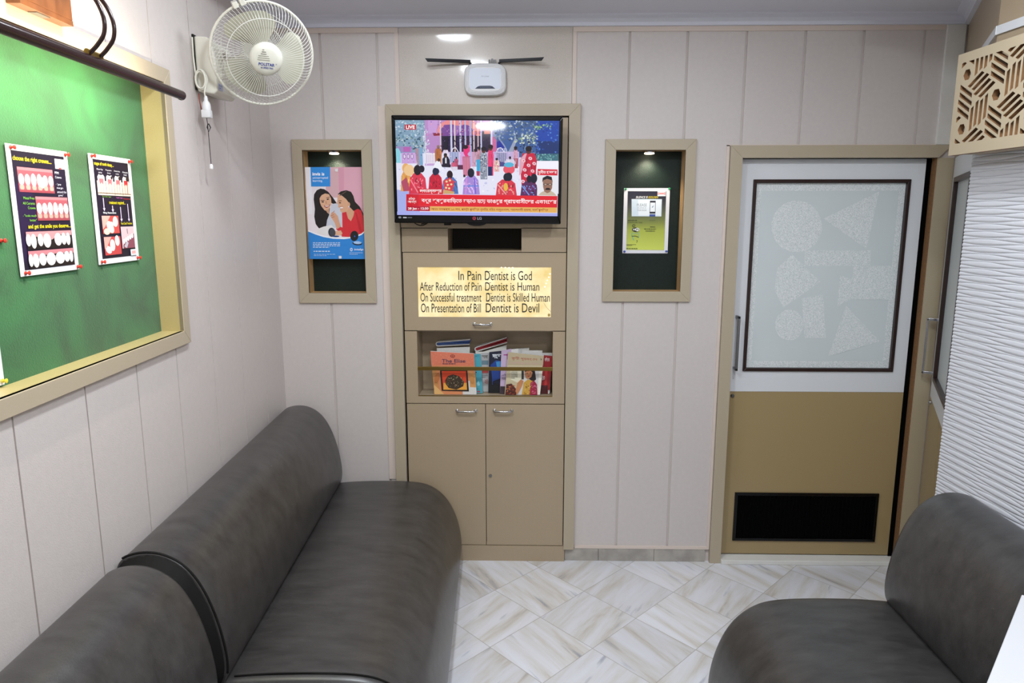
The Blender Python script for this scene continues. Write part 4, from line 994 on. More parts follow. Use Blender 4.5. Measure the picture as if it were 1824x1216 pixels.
# inset portrait
a.poly([(1404, 636), (1582, 640), (1580, 820), (1400, 816)], '#e9e9f0'); a.poly([(1410, 812), (1440, 785), (1475, 770), (1520, 772), (1550, 790), (1575, 818)], '#c9b9a4')
a.poly([(1452, 690), (1458, 660), (1490, 645), (1525, 655), (1538, 690), (1534, 750), (1515, 785), (1490, 795), (1465, 780), (1454, 740)], '#96705e'); a.poly([(1446, 700), (1450, 660), (1490, 640), (1530, 652), (1540, 700), (1530, 680), (1490, 668), (1458, 680)], '#16141a')
a.line([(1455, 716), (1536, 716)], 6, '#1d1a20'); a.ell(1475, 718, 15, 11, '#2a221f'); a.ell(1516, 718, 15, 11, '#2a221f'); a.ell(1475, 718, 11, 8, '#b49a88'); a.ell(1516, 718, 11, 8, '#b49a88'); a.poly([(1470, 762), (1485, 748), (1508, 748), (1522, 762), (1508, 766), (1485, 766)], '#141216')
a.poly([(1404, 582), (1582, 587), (1581, 640), (1403, 636)], '#d8283c'); a.text('সুনীত হালদার', 1410, 592, 1574, 632, '#ffffff', 0.012)
a.rect(226, 192, 328, 236, '#c01830'); a.text('LIVE', 237, 199, 316, 229, '#ffffff', 0.03)
a.poly([(336, 752), (556, 756), (556, 802), (336, 800)], '#d81c2e'); a.text('জগৎবল্লভপুর', 346, 758, 545, 798, '#ffffff', 0.014)
a.poly([(224, 800), (1582, 820), (1580, 922), (222, 906)], '#e2202e'); a.poly([(224, 800), (335, 802), (333, 908), (222, 906)], '#d01c2c')
a.text('abp', 246, 826, 302, 856, '#ffffff', 0.0); a.text('আনন্দ', 236, 858, 314, 886, '#ffffff', 0.0)
a.text('বধূর শ্বশুরবািড়েত চড়াও হেয় ভাঙচুর গ্রামবাসীেদর একাংেশর', 360, 830, 1574, 884, '#ffffff', 0.011, 0, 844, 902)
a.poly([(222, 906), (436, 909), (434, 952), (221, 948)], '#b81430'); a.text('28 Jan - 12:50', 236, 918, 422, 944, '#ffffff', 0.02)
a.poly([(436, 909), (1580, 922), (1578, 968), (434, 952)], '#e9b25c'); a.text('আহত কমপক্ষে ১০ জন, পাল্টা পুলিশের গুলিতে নিহত বন্দুকবাজ, সমাজবাদী হামলা, দাবি পুলিশের', 444, 918, 1500, 950, '#8a2a14', 0.004, 0, 928, 962)
a.poly([(137, 955), (1583, 972), (1583, 998), (137, 985)], '#a9aef0')
a.build('broadcast_picture', M['screen'], scr_)
# maker's mark and small print on the bezel
lo_ = Art(Tv(-0.05, -0.188, 0.0045), tr_ * 0.1, tu * -0.02, None, lift=0.0003)
lo_.ell(0.37, 0.40, 0.075, 0.36, '#c23a52', n=20); lo_.ell(0.37, 0.40, 0.045, 0.22, '#5a1020', n=18); lo_.rect(0.365, 0.25, 0.385, 0.45, '#c23a52'); lo_.text('LG', 0.50, 0.12, 0.68, 0.68, '#b9b9be', 0.01)
lo_.build('maker_mark', M['print'], bez)
lo_ = Art(Tv(-0.335, -0.190, 0.0045), tr_ * 0.06, tu * -0.012, None)
lo_.ell(0.12, 0.4, 0.11, 0.35, '#9a9aa0'); lo_.rect(0.34, 0.25, 0.60, 0.65, '#d8d8dc'); lo_.rect(0.66, 0.3, 0.98, 0.6, '#77777c'); lo_.build('small_print', M['print'], bez)
# cables under the screen
mb = MB(); pts = []
for k in range(13):
    t_ = k / 12; p0 = onY(737 + 26 * t_, 396 + 5.5 * math.sin(math.pi * t_), -0.06); pts.append(tuple(p0))
mb.tube(pts, 0.0022, 6)
p = onY(796, 396, -0.055); mb.box(p.x - 0.012, p.x + 0.018, -0.06, -0.04, p.z - 0.012, p.z + 0.02, 0.002)
mb.tube([tuple(onY(750, 399, -0.058)), tuple(onY(768, 395, -0.058)), tuple(onY(780, 388, -0.058))], 0.0025, 6)
mb.build('cable', M['blackmatte'], tv, smooth=60)

# ---- router
rt = thing('wifi_router', 'white rounded router with two black antennas on the beige panel above the television', 'router', tuple(onY(865, 143, 0)))
rc = onY(864.5, 142.5, -0.015); rw, rh = 0.0885, 0.066
def superell(w, h, n=40, e=4.2):
    return [(abs(math.cos(t_)) ** (2 / e) * math.copysign(1, math.cos(t_)) * w, abs(math.sin(t_)) ** (2 / e) * math.copysign(1, math.sin(t_)) * h) for t_ in [2 * math.pi * (k + .5) / n for k in range(n)]]
mb = MB(lambda x, y, z: Vector((rc.x + x, y, rc.z + z)))
rings = []
for sc_, yy in ((0.93, -0.004), (1.0, -0.010), (1.0, -0.020), (0.97, -0.027), (0.955, -0.029), (0.945, -0.0275), (0.92, -0.0305), (0.905, -0.029), (0.88, -0.032), (0.865, -0.0305), (0.84, -0.0335), (0.82, -0.032), (0.795, -0.0345), (0.775, -0.033), (0.75, -0.0335)):
    rings.append([(x, yy, z) for x, z in superell(rw * sc_, rh * (sc_ - (1 - sc_) * 0.25))])
mb.loft(rings); mb.build('casing', M['whiteplastic'], rt, smooth=35)
O = Vector((rc.x - 0.066, -0.0337, rc.z + 0.044)); a = Art(O, (0.132, 0, 0), (0, 0, -0.082), [(725, 515), (1025, 515), (1025, 697), (725, 697)])
a.poly([(735, 515), (1015, 515), (1025, 527), (1025, 690), (1018, 697), (732, 697), (725, 690), (725, 527)], '#d6dae6')
a.text('TP-LINK', 836, 582, 914, 594, '#8b8f9a'); a.poly([(778, 697), (805, 676), (830, 670), (920, 670), (945, 676), (972, 697)], '#101a3c')
for k in range(8): a.ell(830 + k * 13, 682, 2.2, 2.2, '#aab4d4')
a.build('face_plate', M['print'], rt)
def antenna(px0, px1, pyj, tipsign):
    j = onY(px0, pyj, -0.02); tip = onY(px1, 109.5 if tipsign < 0 else 107, -0.055)
    mb = MB(); mb.cyl((j.x, -0.017, j.z - 0.014), (j.x, -0.017, j.z - 0.002), 0.0055, 12)
    d_ = Vector((tip.x - j.x, tip.y + 0.02, 0)).normalized()
    w0, w1 = 0.0062, 0.0068
    zc = j.z + 0.003
    A = [(j.x, -0.02 - 0.005, zc + w0), (j.x, -0.02 + 0.005, zc + w0), (j.x, -0.02 + 0.005, zc - w0), (j.x, -0.02 - 0.005, zc - w0)]
    B = [(tip.x, tip.y - 0.004, zc + w1), (tip.x, tip.y + 0.004, zc + w1), (tip.x - tipsign * 0.010, tip.y + 0.004, zc - w1), (tip.x - tipsign * 0.010, tip.y - 0.004, zc - w1)]
    mb.loft([A, B]); mb.build('antenna', M['navy'], rt, bev=0.0012)
antenna(838, 757, 111, -1); antenna(889, 969, 110, 1)
mb = MB()
for px in (872, 877, 882):
    q = onY(px, 109, -0.015); mb.cyl((q.x, -0.015, q.z - 0.02), (q.x, -0.015, q.z + (0.006 if px != 877 else 0.01)), 0.0038, 8)
mb.build('cable_plugs', M['steel'], rt, smooth=40)

# ================================================================== MAGAZINES
def slab(name, label, cat, quad, Y, thick, art, cover='print', lean=0.012, group='magazines on the cabinet rack'):
    """printed booklet standing in the rack; quad are its front corners TL TR BR BL, the top leaning back"""
    TL, TR, BR, BL = quad
    tl, tr, br, bl = onY(*TL, Y + lean), onY(*TR, Y + lean), onY(*BR, Y), onY(*BL, Y)
    zmin = rz0 + 0.001
    for p in (br, bl): p.z = max(p.z, zmin)
    t = thing(name, label, cat, tuple((bl + br) / 2), group)
    mb = MB(); n = Vector((0, 1, 0)) * thick
    A = [mb.v(tuple(p)) for p in (tl, tr, br, bl)]; B = [mb.v(tuple(p + n)) for p in (tl, tr, br, bl)]
    mb.f(A); mb.f(B)
    for i in range(4): mb.f([A[i], A[(i + 1) % 4], B[(i + 1) % 4], B[i]])
    mb.build('pages', M['pages'], t)
    a = Art(tl, tr - tl, bl - tl, None); a.lift = 0.0005
    # drawing in source coordinates on a slightly skewed quad: bilinear map
    def uv(x, y): return x, y
    A_ = []; B_ = []
    tgt = [(0, 0), (1, 0), None, (0, 1)]
    e1, e2 = tr - tl, bl - tl; w = br - tl
    m2 = np.array([[e1.x, e2.x], [e1.z, e2.z]]); sol = np.linalg.solve(m2, np.array([w.x, w.z])); tgt[2] = (float(sol[0]), float(sol[1]))
    for (x, y), (u, v) in zip(quad, tgt):
        A_.append([x, y, 1, 0, 0, 0, -u * x, -u * y]); B_.append(u); A_.append([0, 0, 0, x, y, 1, -v * x, -v * y]); B_.append(v)
    a.H = list(np.linalg.solve(np.array(A_, float), np.array(B_, float))) + [1.0]
    art(a); a.build('cover', M[cover], t)
    return t
def cp(x, y): return (730 + x / 6.514, 590 + y / 6.515)      # crop coordinates of the rack close-up
def mk(f):
    def g(a):
        b0 = a.uv; a.uv = lambda x, y: b0(*cp(x, y)); f(a)
    return g
def elite(a):
    a.poly([(240, 232), (745, 258), (775, 738), (285, 735)], '#d88a5c'); a.poly([(240, 232), (745, 258), (752, 400), (250, 395)], '#d9785c')
    a.poly([(262, 460), (300, 430), (340, 640), (350, 735), (285, 735)], '#c98a4e'); a.poly([(280, 620), (400, 735), (285, 735)], '#e0b070'); a.poly([(690, 460), (760, 500), (775, 738), (700, 700)], '#d79a58')
    for _ in range(60):
        x, y = random.uniform(260, 740), random.uniform(245, 390); a.ell(x, y, 6, 4, '#e28a70', n=6)
    a.ell(497, 285, 27, 18, '#8a3226'); a.ell(497, 285, 17, 11, '#d9785c'); a.ell(497, 285, 6, 9, '#8a3226')
    a.text('The Elise', 372, 322, 645, 362, '#4a3a58', 0.006); a.scribble(380, 370, 630, 384, '#7a4a50', 1, 0.8)
    a.poly([(350, 455), (668, 455), (686, 700), (370, 692)], '#17120f'); a.poly([(368, 462), (652, 462), (664, 682), (390, 680)], '#d8431c'); a.poly([(392, 600), (660, 600), (664, 682), (390, 680)], '#e8a23c')
    a.poly([(410, 570), (440, 520), (500, 500), (570, 520), (630, 590), (620, 640), (540, 680), (450, 660), (415, 610)], '#3a2a1a')
    for _ in range(90):
        x, y = random.uniform(425, 620), random.uniform(515, 665)
        if ((x - 522) / 100) ** 2 + ((y - 590) / 75) ** 2 < 1: a.line([(x, y), (x + random.uniform(-14, 14), y + random.uniform(-14, 14))], 5, random.choice(['#6a7a4a', '#a39a6a', '#1d140e', '#8a4a2a', '#cfc4a0']))
    a.ell(318, 540, 26, 60, '#b9703c', 0.3); a.ell(725, 560, 24, 50, '#c98a4a', -0.2)
def teal(a):
    a.poly([(745, 260), (822, 262), (848, 738), (775, 738)], '#4aa3b4'); a.text('24/1', 752, 275, 796, 300, '#1d5a6c'); a.poly([(775, 620), (800, 585), (815, 640), (790, 650)], '#8cc4cc'); a.ell(770, 486, 6, 8, '#123'.replace('#123', '#102030')); a.rect(782, 710, 816, 728, '#b04a5c'); a.scribble(776, 682, 812, 694, '#1d5a6c', 1)
def grey_news(a):
    a.poly([(822, 250), (920, 250), (915, 740), (850, 740)], '#b9b7b8'); a.text('সেবা', 832, 275, 905, 318, '#1d1d22', 0.02); a.rect(835, 345, 912, 400, '#6d8a94'); a.rect(838, 460, 912, 505, '#a8403c'); a.text('২৪', 868, 580, 905, 640, '#a03038', 0.02); a.scribble(838, 510, 908, 570, '#6a6a70', 3)
def navy_mag(a):
    a.poly([(922, 240), (1062, 225), (1062, 742), (910, 742)], '#0e1330'); a.text('দেশ', 958, 252, 1060, 318, '#e9eef4', 0.03); a.poly([(935, 400), (1000, 340), (1050, 350), (1060, 560), (960, 600)], '#1c3f8c'); a.poly([(1000, 360), (1055, 352), (1058, 430), (1010, 420)], '#3f8cc4'); a.poly([(915, 600), (1060, 640), (1060, 742), (910, 742)], '#05060f'); a.line([(960, 470), (958, 640)], 6, '#2c4a9c')
def lilac_mag(a):
    a.poly([(1062, 225), (1180, 200), (1140, 742), (1045, 742)], '#c4acc8'); a.text('সা', 1088, 262, 1140, 332, '#9a2a7c', 0.03); a.text('এই', 1066, 500, 1118, 530, '#4a3a5c', 0.01); a.text('সময়', 1066, 545, 1116, 578, '#4a3a5c', 0.01); a.poly([(1050, 650), (1140, 655), (1138, 742), (1045, 742)], '#3a2c34')
def woman_mag(a):
    a.poly([(1140, 240), (1555, 285), (1500, 742), (1100, 742)], '#cdbf9c'); a.poly([(1140, 240), (1555, 285), (1545, 400), (1132, 395)], '#b8a888')
    a.text('সুখী গৃহকোণ', 1180, 290, 1480, 335, '#a8402a', 0.01, 0, 308, 352); a.text('শারদীয়া সংখ্যা', 1140, 350, 1500, 388, '#c89a94', 0.004, 0, 362, 398); a.text('১', 1515, 310, 1532, 335, '#3a2a20', 0.02)
    a.poly([(1165, 440), (1330, 430), (1325, 640), (1170, 560)], '#e6e0c4'); a.scribble(1172, 455, 1250, 560, '#6a6450', 6, 0.4); a.rect(1296, 440, 1322, 560, '#3a342c')
    a.poly([(1500, 470), (1540, 460), (1510, 740), (1480, 742)], '#efe9da'); a.poly([(1120, 620), (1180, 610), (1240, 680), (1235, 742), (1105, 742)], '#5a2418'); blobs2 = ['#a84a2a', '#2a140e', '#d08a4a']
    for _ in range(26): a.ell(random.uniform(1120, 1225), random.uniform(630, 735), 9, 6, random.choice(blobs2), n=7)
    a.poly([(1330, 455), (1450, 450), (1465, 560), (1430, 590), (1340, 520)], '#1d100e'); a.poly([(1335, 470), (1400, 455), (1425, 480), (1410, 530), (1370, 560), (1345, 540), (1335, 505)], '#c98658')
    a.ell(1362, 488, 8, 4, '#1d100e'); a.ell(1400, 484, 8, 4, '#1d100e'); a.poly([(1362, 520), (1395, 514), (1380, 530)], '#a8262c'); a.ell(1380, 462, 5, 5, '#a8262c')
    a.poly([(1320, 600), (1370, 560), (1430, 580), (1460, 640), (1400, 740), (1300, 740)], '#d0a040'); a.poly([(1400, 600), (1440, 570), (1475, 620), (1480, 742), (1390, 742)], '#a01c3c'); a.poly([(1250, 600), (1290, 560), (1320, 580), (1300, 640), (1250, 740), (1225, 700)], '#c98658')
    for _ in range(22): a.ell(random.uniform(1410, 1470), random.uniform(600, 730), 6, 5, '#d86a8a', n=7)
    for _ in range(22): a.ell(random.uniform(1330, 1420), random.uniform(610, 730), 6, 5, random.choice(['#8a5a1c', '#e8cc7a']), n=7)
def red_mag(a):
    a.poly([(1555, 275), (1655, 285), (1620, 742), (1500, 742)], '#9e1a1e'); a.text('কিশোর', 1566, 300, 1620, 350, '#f0e6e4', 0.02); a.poly([(1570, 420), (1600, 420), (1590, 700), (1560, 700)], '#c43030'); a.text('৫০', 1535, 520, 1565, 580, '#f0e6e4', 0.02); a.poly([(1520, 640), (1600, 640), (1595, 742), (1505, 742)], '#4a0c10')
def q4(*p): return [cp(*x) for x in p]
YM = 0.020
slab('magazine', 'orange magazine with a dark rock picture on its cover, leftmost on the rack', 'magazine', q4((240, 228), (745, 255), (775, 738), (285, 735)), YM, 0.004, mk(elite), lean=0.016)
slab('magazine', 'teal magazine edge showing just right of the orange magazine', 'magazine', q4((640, 255), (822, 262), (848, 738), (690, 738)), YM + 0.026, 0.005, mk(teal), lean=0.016)
slab('newspaper', 'grey newspaper standing between the teal magazine and the dark blue magazine', 'newspaper', q4((760, 235), (935, 240), (935, 740), (800, 740)), YM + 0.052, 0.005, mk(grey_news), lean=0.014)
slab('magazine', 'dark blue and black magazine in the middle of the rack', 'magazine', q4((922, 240), (1110, 220), (1090, 742), (910, 742)), YM + 0.032, 0.006, mk(navy_mag), lean=0.016)
slab('magazine', 'lilac magazine between the dark blue one and the one with a woman on it', 'magazine', q4((1062, 225), (1260, 200), (1200, 742), (1045, 742)), YM + 0.016, 0.006, mk(lilac_mag), lean=0.018)
slab('magazine', 'tan magazine with a woman in a red and yellow sari on its cover', 'magazine', q4((1140, 240), (1555, 285), (1500, 742), (1100, 742)), YM, 0.006, mk(woman_mag), lean=0.018)
slab('magazine', 'red magazine at the right end of the rack', 'magazine', q4((1420, 265), (1655, 285), (1620, 742), (1440, 742)), YM + 0.022, 0.006, mk(red_mag), lean=0.018)
# white booklets whose top edges show behind the woman magazine
for k, (p0, p1, lb) in enumerate((((1190, 205), (1385, 192), 'white paper booklet, furthest back of those behind the woman magazine'), ((1300, 222), (1540, 222), 'white paper booklet in the middle of those behind the woman magazine'), ((1400, 250), (1655, 250), 'white paper booklet just behind the red magazine'))):
    slab('booklet', lb, 'booklet', q4(p0, p1, (p1[0] - 30, 742), (p0[0] - 20, 742)), YM + 0.064 - k * 0.012, 0.005, mk(lambda a: a.poly([(1190, 100), (1191, 100), (1191, 101)], '#dddde4')), lean=0.02)
# folded newspapers lying across the top
def folded(name, label, A, B, drop, Y0, Y1, stripe, sc, r=0.014):
    """A, B: px ends of the fold's upper sheet; a U-shaped fold with inner sheet"""
    a0, b0 = onY(*A, Y0), onY(*B, Y0)
    t = thing(name, label, 'newspaper', (a0.x, Y0, b0.z - 0.04), 'newspapers on the cabinet rack')
    dx_ = (b0 - a0); L_ = dx_.length; d_ = dx_.normalized(); nrm = Vector((-d_.z, 0, d_.x))
    def prof(off, gap):
        pts = [a0 + d_ * L_ + nrm * (gap - off), a0 + d_ * r + nrm * (gap - off)]
        for k in range(9):
            an = math.pi / 2 + math.pi * k / 8; pts.append(a0 + d_ * (r + (r - off) * math.cos(an)) + nrm * (gap - r + (r - off) * math.sin(an)))
        pts.append(a0 + d_ * (L_ * 0.97) + nrm * (gap - 2 * r + off) - nrm * drop)
        return pts
    def sheetp(name, m, off, th):
        o_, i_ = prof(off, r), prof(off + th, r); poly = o_ + i_[::-1]
        mb = MB(); Av = [mb.v((p.x, Y0, p.z)) for p in poly]; Bv = [mb.v((p.x, Y1, p.z)) for p in poly]; n_ = len(o_)
        for i in range(len(poly)):
            j = (i + 1) % len(poly); mb.f([Av[i], Av[j], Bv[j], Bv[i]])
        for i in range(n_ - 1):
            for W in (Av, Bv): mb.f([W[i], W[i + 1], W[2 * n_ - 2 - i], W[2 * n_ - 1 - i]])
        return mb.build(name, m, t, smooth=40)
    sheetp('outer_sheets', M['pages'], 0.0, 0.004)
    o = sheetp('inner_sheets', mat('newsprint_' + stripe.strip('#'), stripe, 0.7, noise=0.2, nscale=120), 0.0065, sc); 
    mb = MB(); z_lo = rz0 + 0.002
    e = a0 + d_ * (L_ * 0.98)
    mb.prism([(a0.x + 0.004, a0.z - 0.02), (e.x, e.z - 0.022 - drop), (e.x - 0.01, z_lo), (a0.x + 0.012, z_lo)], Y0 + 0.006, Y0 + 0.016, 'xzy'); mb.build('standing_leaf', M['pages'], t)
    return t
folded('newspaper', 'white newspaper folded over with a blue stripe inside, above the orange magazine', cp(300, 150), cp(702, 118), 0.004, 0.082, 0.128, '#4a66a8', 0.004, 0.011)
folded('newspaper', 'white newspaper folded over with a red line inside, tilted above the dark blue magazine', cp(752, 215), cp(1130, 95), 0.004, 0.088, 0.132, '#b03038', 0.003, 0.011)

# ================================================================== NOTICE BOARD on the left wall
nb = thing('notice_board', 'large green felt notice board with a beige frame on the left wall', 'notice board', tuple(Lw(2.0, 0, 1.26)))
u0_, u1_, z0_, z1_ = LBOARD
mb = MB(lambda x, y, z: Lw(x, -y, z)); fr(mb, u0_, u1_, z0_, z1_, 0.042, -0.014, 0.0); mb.build('frame', M['frame'], nb, bev=0.0015)
mb = MB(Lw); FD = -0.056
mb.box(u0_ - 0.005, u0_, FD - 0.004, 0.012, z0_ - 0.005, z1_ + 0.005); mb.box(u1_, u1_ + 0.005, FD - 0.004, 0.012, z0_, z1_); mb.box(u0_, u1_, FD - 0.004, 0.012, z0_ - 0.005, z0_); mb.box(u0_, u1_, FD - 0.004, 0.012, z1_, z1_ + 0.005)
mb.build('reveal', mat('beige_reveal', '#b5a473', 0.36, noise=0.03, nscale=300), nb)
MB(Lw).box(u0_, u1_, FD - 0.004, FD, z0_, z1_).build('felt_panel', M['felt'], nb)

def lquad(TL, TR, BL, n):
    a_, b_, c_ = onL(*TL, n), onL(*TR, n), onL(*BL, n)
    u = (a_.x + c_.x) / 2 * 0 + a_.x
    A = Lw(a_.x, n, a_.z); B = Lw(b_.x, n, a_.z); C_ = Lw(a_.x, n, c_.z)
    return A, B - A, C_ - A
pn = FD + 0.004
def px2(x, y): return (x / 4.68, 240 + y / 4.677)
def px3(x, y): return (140 + x / 5.525, 260 + y / 5.527)
def flesh_teeth(a, x0, y0, x1, y1, n, bg='#a4505c', top=0.22, bot=0.76, lower=True, white='#d2ccca'):
    w, h = x1 - x0, y1 - y0
    a.rect(x0, y0, x1, y1, bg); a.rect(x0, y0, x1, y0 + h * .12, '#bc7880')
    for k in range(n):
        cx_ = x0 + w * (k + .5) / n; big = 1.0 if abs(k - (n - 1) / 2) < 1 else 0.86
        if lower: a.ell(cx_, y0 + h * .80, w / n * .36, h * .13, '#b99a8e', n=12)
        a.ell(cx_, y0 + h * (top + bot) / 2, w / n * .46, h * (bot - top) / 2 * big, white, n=14)
    if lower: a.rect(x0, y0 + h * .90, x1, y1, '#94404c')
# -- poster of crowns
A1, U1, V1 = lquad(px2(38, 65), px2(560, 145), px2(175, 1185), pn)
c_ = onL(*px2(655, 1118), pn); U1 = Lw(0.5 * (onL(*px2(560, 145), pn).x + c_.x), pn, 0) - Lw(0.5 * (onL(*px2(38, 65), pn).x + onL(*px2(175, 1185), pn).x), pn, 0); U1.z = 0
zt1 = 0.5 * (onL(*px2(38, 65), pn).z + onL(*px2(560, 145), pn).z); zb1 = 0.5 * (onL(*px2(175, 1185), pn).z + c_.z)
A1 = Lw(0.5 * (onL(*px2(38, 65), pn).x + onL(*px2(175, 1185), pn).x), pn, zt1); V1 = Vector((0, 0, zb1 - zt1))
t1 = sheet('poster', 'white bordered poster with four close-ups of teeth, left of the pair on green board', 'poster', A1, U1, V1, None, 'teeth posters on the green board')
a = Art(A1, U1, V1)
a.rect(.07, .045, .93, .955, '#150c26'); a.poly([(.07, .3), (.3, .25), (.4, .7), (.07, .9)], '#1f0f38')
a.text('choose the right crowns....', .085, .082, .70, .128, '#e6d81c', 0.012)
a.rect(.76, .07, .93, .15, '#dfeaf0'); a.rect(.79, .09, .90, .13, '#e6a8a8'); a.rect(.82, .14, .87, .152, '#d84a4a')
flesh_teeth(a, .13, .165, .70, .355, 6); a.ell(.50, .275, .045, .045, '#c9c4c6', n=12)
flesh_teeth(a, .36, .385, .91, .575, 6, white='#e0dcdc')
a.text('PFM', .73, .175, .80, .195, '#d8d8e8'); a.text('Crowns', .73, .21, .84, .23, '#d8d8e8'); a.text('- "grey', .73, .27, .82, .29, '#d8d8e8'); a.text('margin', .74, .30, .85, .32, '#d8d8e8'); a.text('around the', .74, .33, .90, .35, '#d8d8e8'); a.text('gums"', .75, .36, .84, .38, '#d8d8e8')
a.text('Metal Free', .17, .39, .34, .41, '#7fc23c'); a.text('All Ceramic', .15, .43, .34, .45, '#7fc23c'); a.text('Crowns', .22, .465, .34, .485, '#7fc23c'); a.text('- "looks much', .13, .525, .34, .545, '#7fc23c'); a.text('better"', .23, .56, .34, .58, '#7fc23c')
a.text('and get the smile you deserve....', .19, .602, .92, .645, '#e6d81c', 0.012)
a.rect(.14, .66, .91, .80, '#150d10'); a.poly([(.14, .66), (.91, .66), (.91, .70), (.7, .69), (.55, .73), (.3, .70), (.14, .72)], '#c98a90')
for x, w_, yb in ((.17, .04, .765), (.25, .045, .785), (.36, .045, .77), (.47, .065, .785), (.66, .065, .775), (.76, .045, .77), (.84, .04, .775)): a.ell(x, (.685 + yb) / 2, w_, (yb - .685) / 2 + .008, '#e6dcdc', n=14)
a.rect(.14, .81, .91, .945, '#150d10'); a.poly([(.14, .81), (.91, .81), (.91, .85), (.6, .845), (.4, .85), (.14, .87)], '#c07a84')
for x, w_, yb in ((.17, .035, .925), (.25, .05, .935), (.36, .06, .925), (.50, .08, .93), (.66, .08, .925), (.78, .05, .915), (.86, .035, .92)): a.ell(x, (.84 + yb) / 2, w_, (yb - .84) / 2 + .008, '#ece6e8', n=14)
a.build('print', M['print'], t1)
# -- poster of tooth decay
pa, pb, pc, pd = onL(*px3(85, 68), pn), onL(*px3(505, 130), pn), onL(*px3(598, 1120), pn), onL(*px3(205, 1170), pn)
uL, uR = (pa.x + pd.x) / 2, (pb.x + pc.x) / 2; zt2, zb2 = (pa.z + pb.z) / 2, (pc.z + pd.z) / 2
A2 = Lw(uL, pn, zt2); U2 = Lw(uR, pn, zt2) - A2; V2 = Vector((0, 0, zb2 - zt2))
t2 = sheet('poster', 'white bordered poster of tooth decay stages with arrows, right one on the green board', 'poster', A2, U2, V2, None, 'teeth posters on the green board')
a = Art(A2, U2, V2)
a.rect(.09, .045, .92, .95, '#150c26')
a.text('stages of tooth decay....', .115, .065, .56, .105, '#e6d81c', 0.012)
for k, s2 in enumerate(('Early', 'Progressive', 'Deep caries', 'Abscess')):
    x = .15 + k * .20; a.text(s2, x + .01, .125, x + .15, .143, '#e8e8f0'); a.text(('caries', 'decay', 'only', 'root')[k], x + .04, .152, x + .12, .168, '#e8e8f0')
a.rect(.135, .235, .93, .365, '#e8d3c0')
for k in range(4):
    x = .235 + k * .195
    a.poly([(x - .075, .245), (x - .08, .20), (x - .05, .178), (x, .185), (x + .05, .178), (x + .08, .20), (x + .075, .245)], '#f4f2ee')
    a.poly([(x - .05, .235), (x - .05, .215), (x + .05, .215), (x + .05, .235), (x + .035, .27), (x, .25), (x - .035, .27)], '#d86a72' if k < 3 else '#c42c34')
    a.line([(x - .035, .265), (x - .03, .345)], .012, '#c99a8a'); a.line([(x + .035, .265), (x + .03, .345)], .012, '#c99a8a' if k < 3 else '#b03034')
    if k: a.ell(x + .05, .20, .015 + .01 * k, .012 + .004 * k, '#2a1a1a', n=10); a.line([(x - .0975, .24), (x - .0975, .36)], .006, '#3a2a2a')
a.line([(.135, .345), (.93, .345)], .005, '#6a4a3a')
a.text('Reversible stages', .22, .372, .42, .386, '#8ac23c'); a.text('Painful stage', .54, .378, .70, .392, '#d86ac0'); a.text('Emergency stage', .72, .385, .90, .40, '#e03030')
a.text('treatment required....', .36, .415, .76, .455, '#e6d81c', 0.012)
for x, y0_, y1_ in ((.23, .39, .50), (.43, .46, .51), (.62, .47, .60), (.81, .44, .60)):
    a.line([(x, y0_), (x, y1_)], .018, '#d8c8e8'); a.poly([(x - .03, y1_ - .015), (x + .03, y1_ - .015), (x, y1_ + .012)], '#d8c8e8')
a.text('Filling/ Restorations', .20, .518, .50, .54, '#eef0f8', 0.01); a.text('Root Canal Treatment', .60, .617, .88, .64, '#e6d81c', 0.01)
a.rect(.15, .555, .545, .72, '#c84a48'); a.ell(.33, .66, .09, .05, '#f0ddd0', 0.4); a.ell(.46, .61, .06, .05, '#f0e4d8'); a.ell(.24, .70, .07, .03, '#f2d8c0'); a.ell(.36, .64, .05, .03, '#f8f6f4'); a.poly([(.15, .555), (.35, .555), (.2, .66), (.15, .68)], '#e8a8a0')
a.rect(.15, .75, .545, .92, '#c44448'); a.ell(.34, .83, .06, .055, '#f4f0ec', 0.2); a.ell(.46, .79, .055, .05, '#f2ece6', 0.3); a.ell(.24, .87, .07, .035, '#f4eee8', 0.2); a.poly([(.15, .75), (.33, .75), (.2, .85), (.15, .86)], '#e6a49c')
a.rect(.575, .66, .905, .87, '#d8bcc4'); a.poly([(.6, .84), (.72, .77), (.9, .73), (.9, .87), (.6, .87)], '#8a4a5c'); [a.ell(.63 + k * .055, .80 - k * .012, .028, .025, '#eceaf0', n=10) for k in range(5)]; a.line([(.73, .68), (.735, .73)], .012, '#4a4048'); a.poly([(.62, .85), (.7, .80), (.74, .82), (.68, .87)], '#b8b4c0')
a.rect(.77, .885, .93, .945, '#dfeaf0'); a.rect(.80, .90, .90, .93, '#e6a8a8')
a.build('print', M['print'], t2)
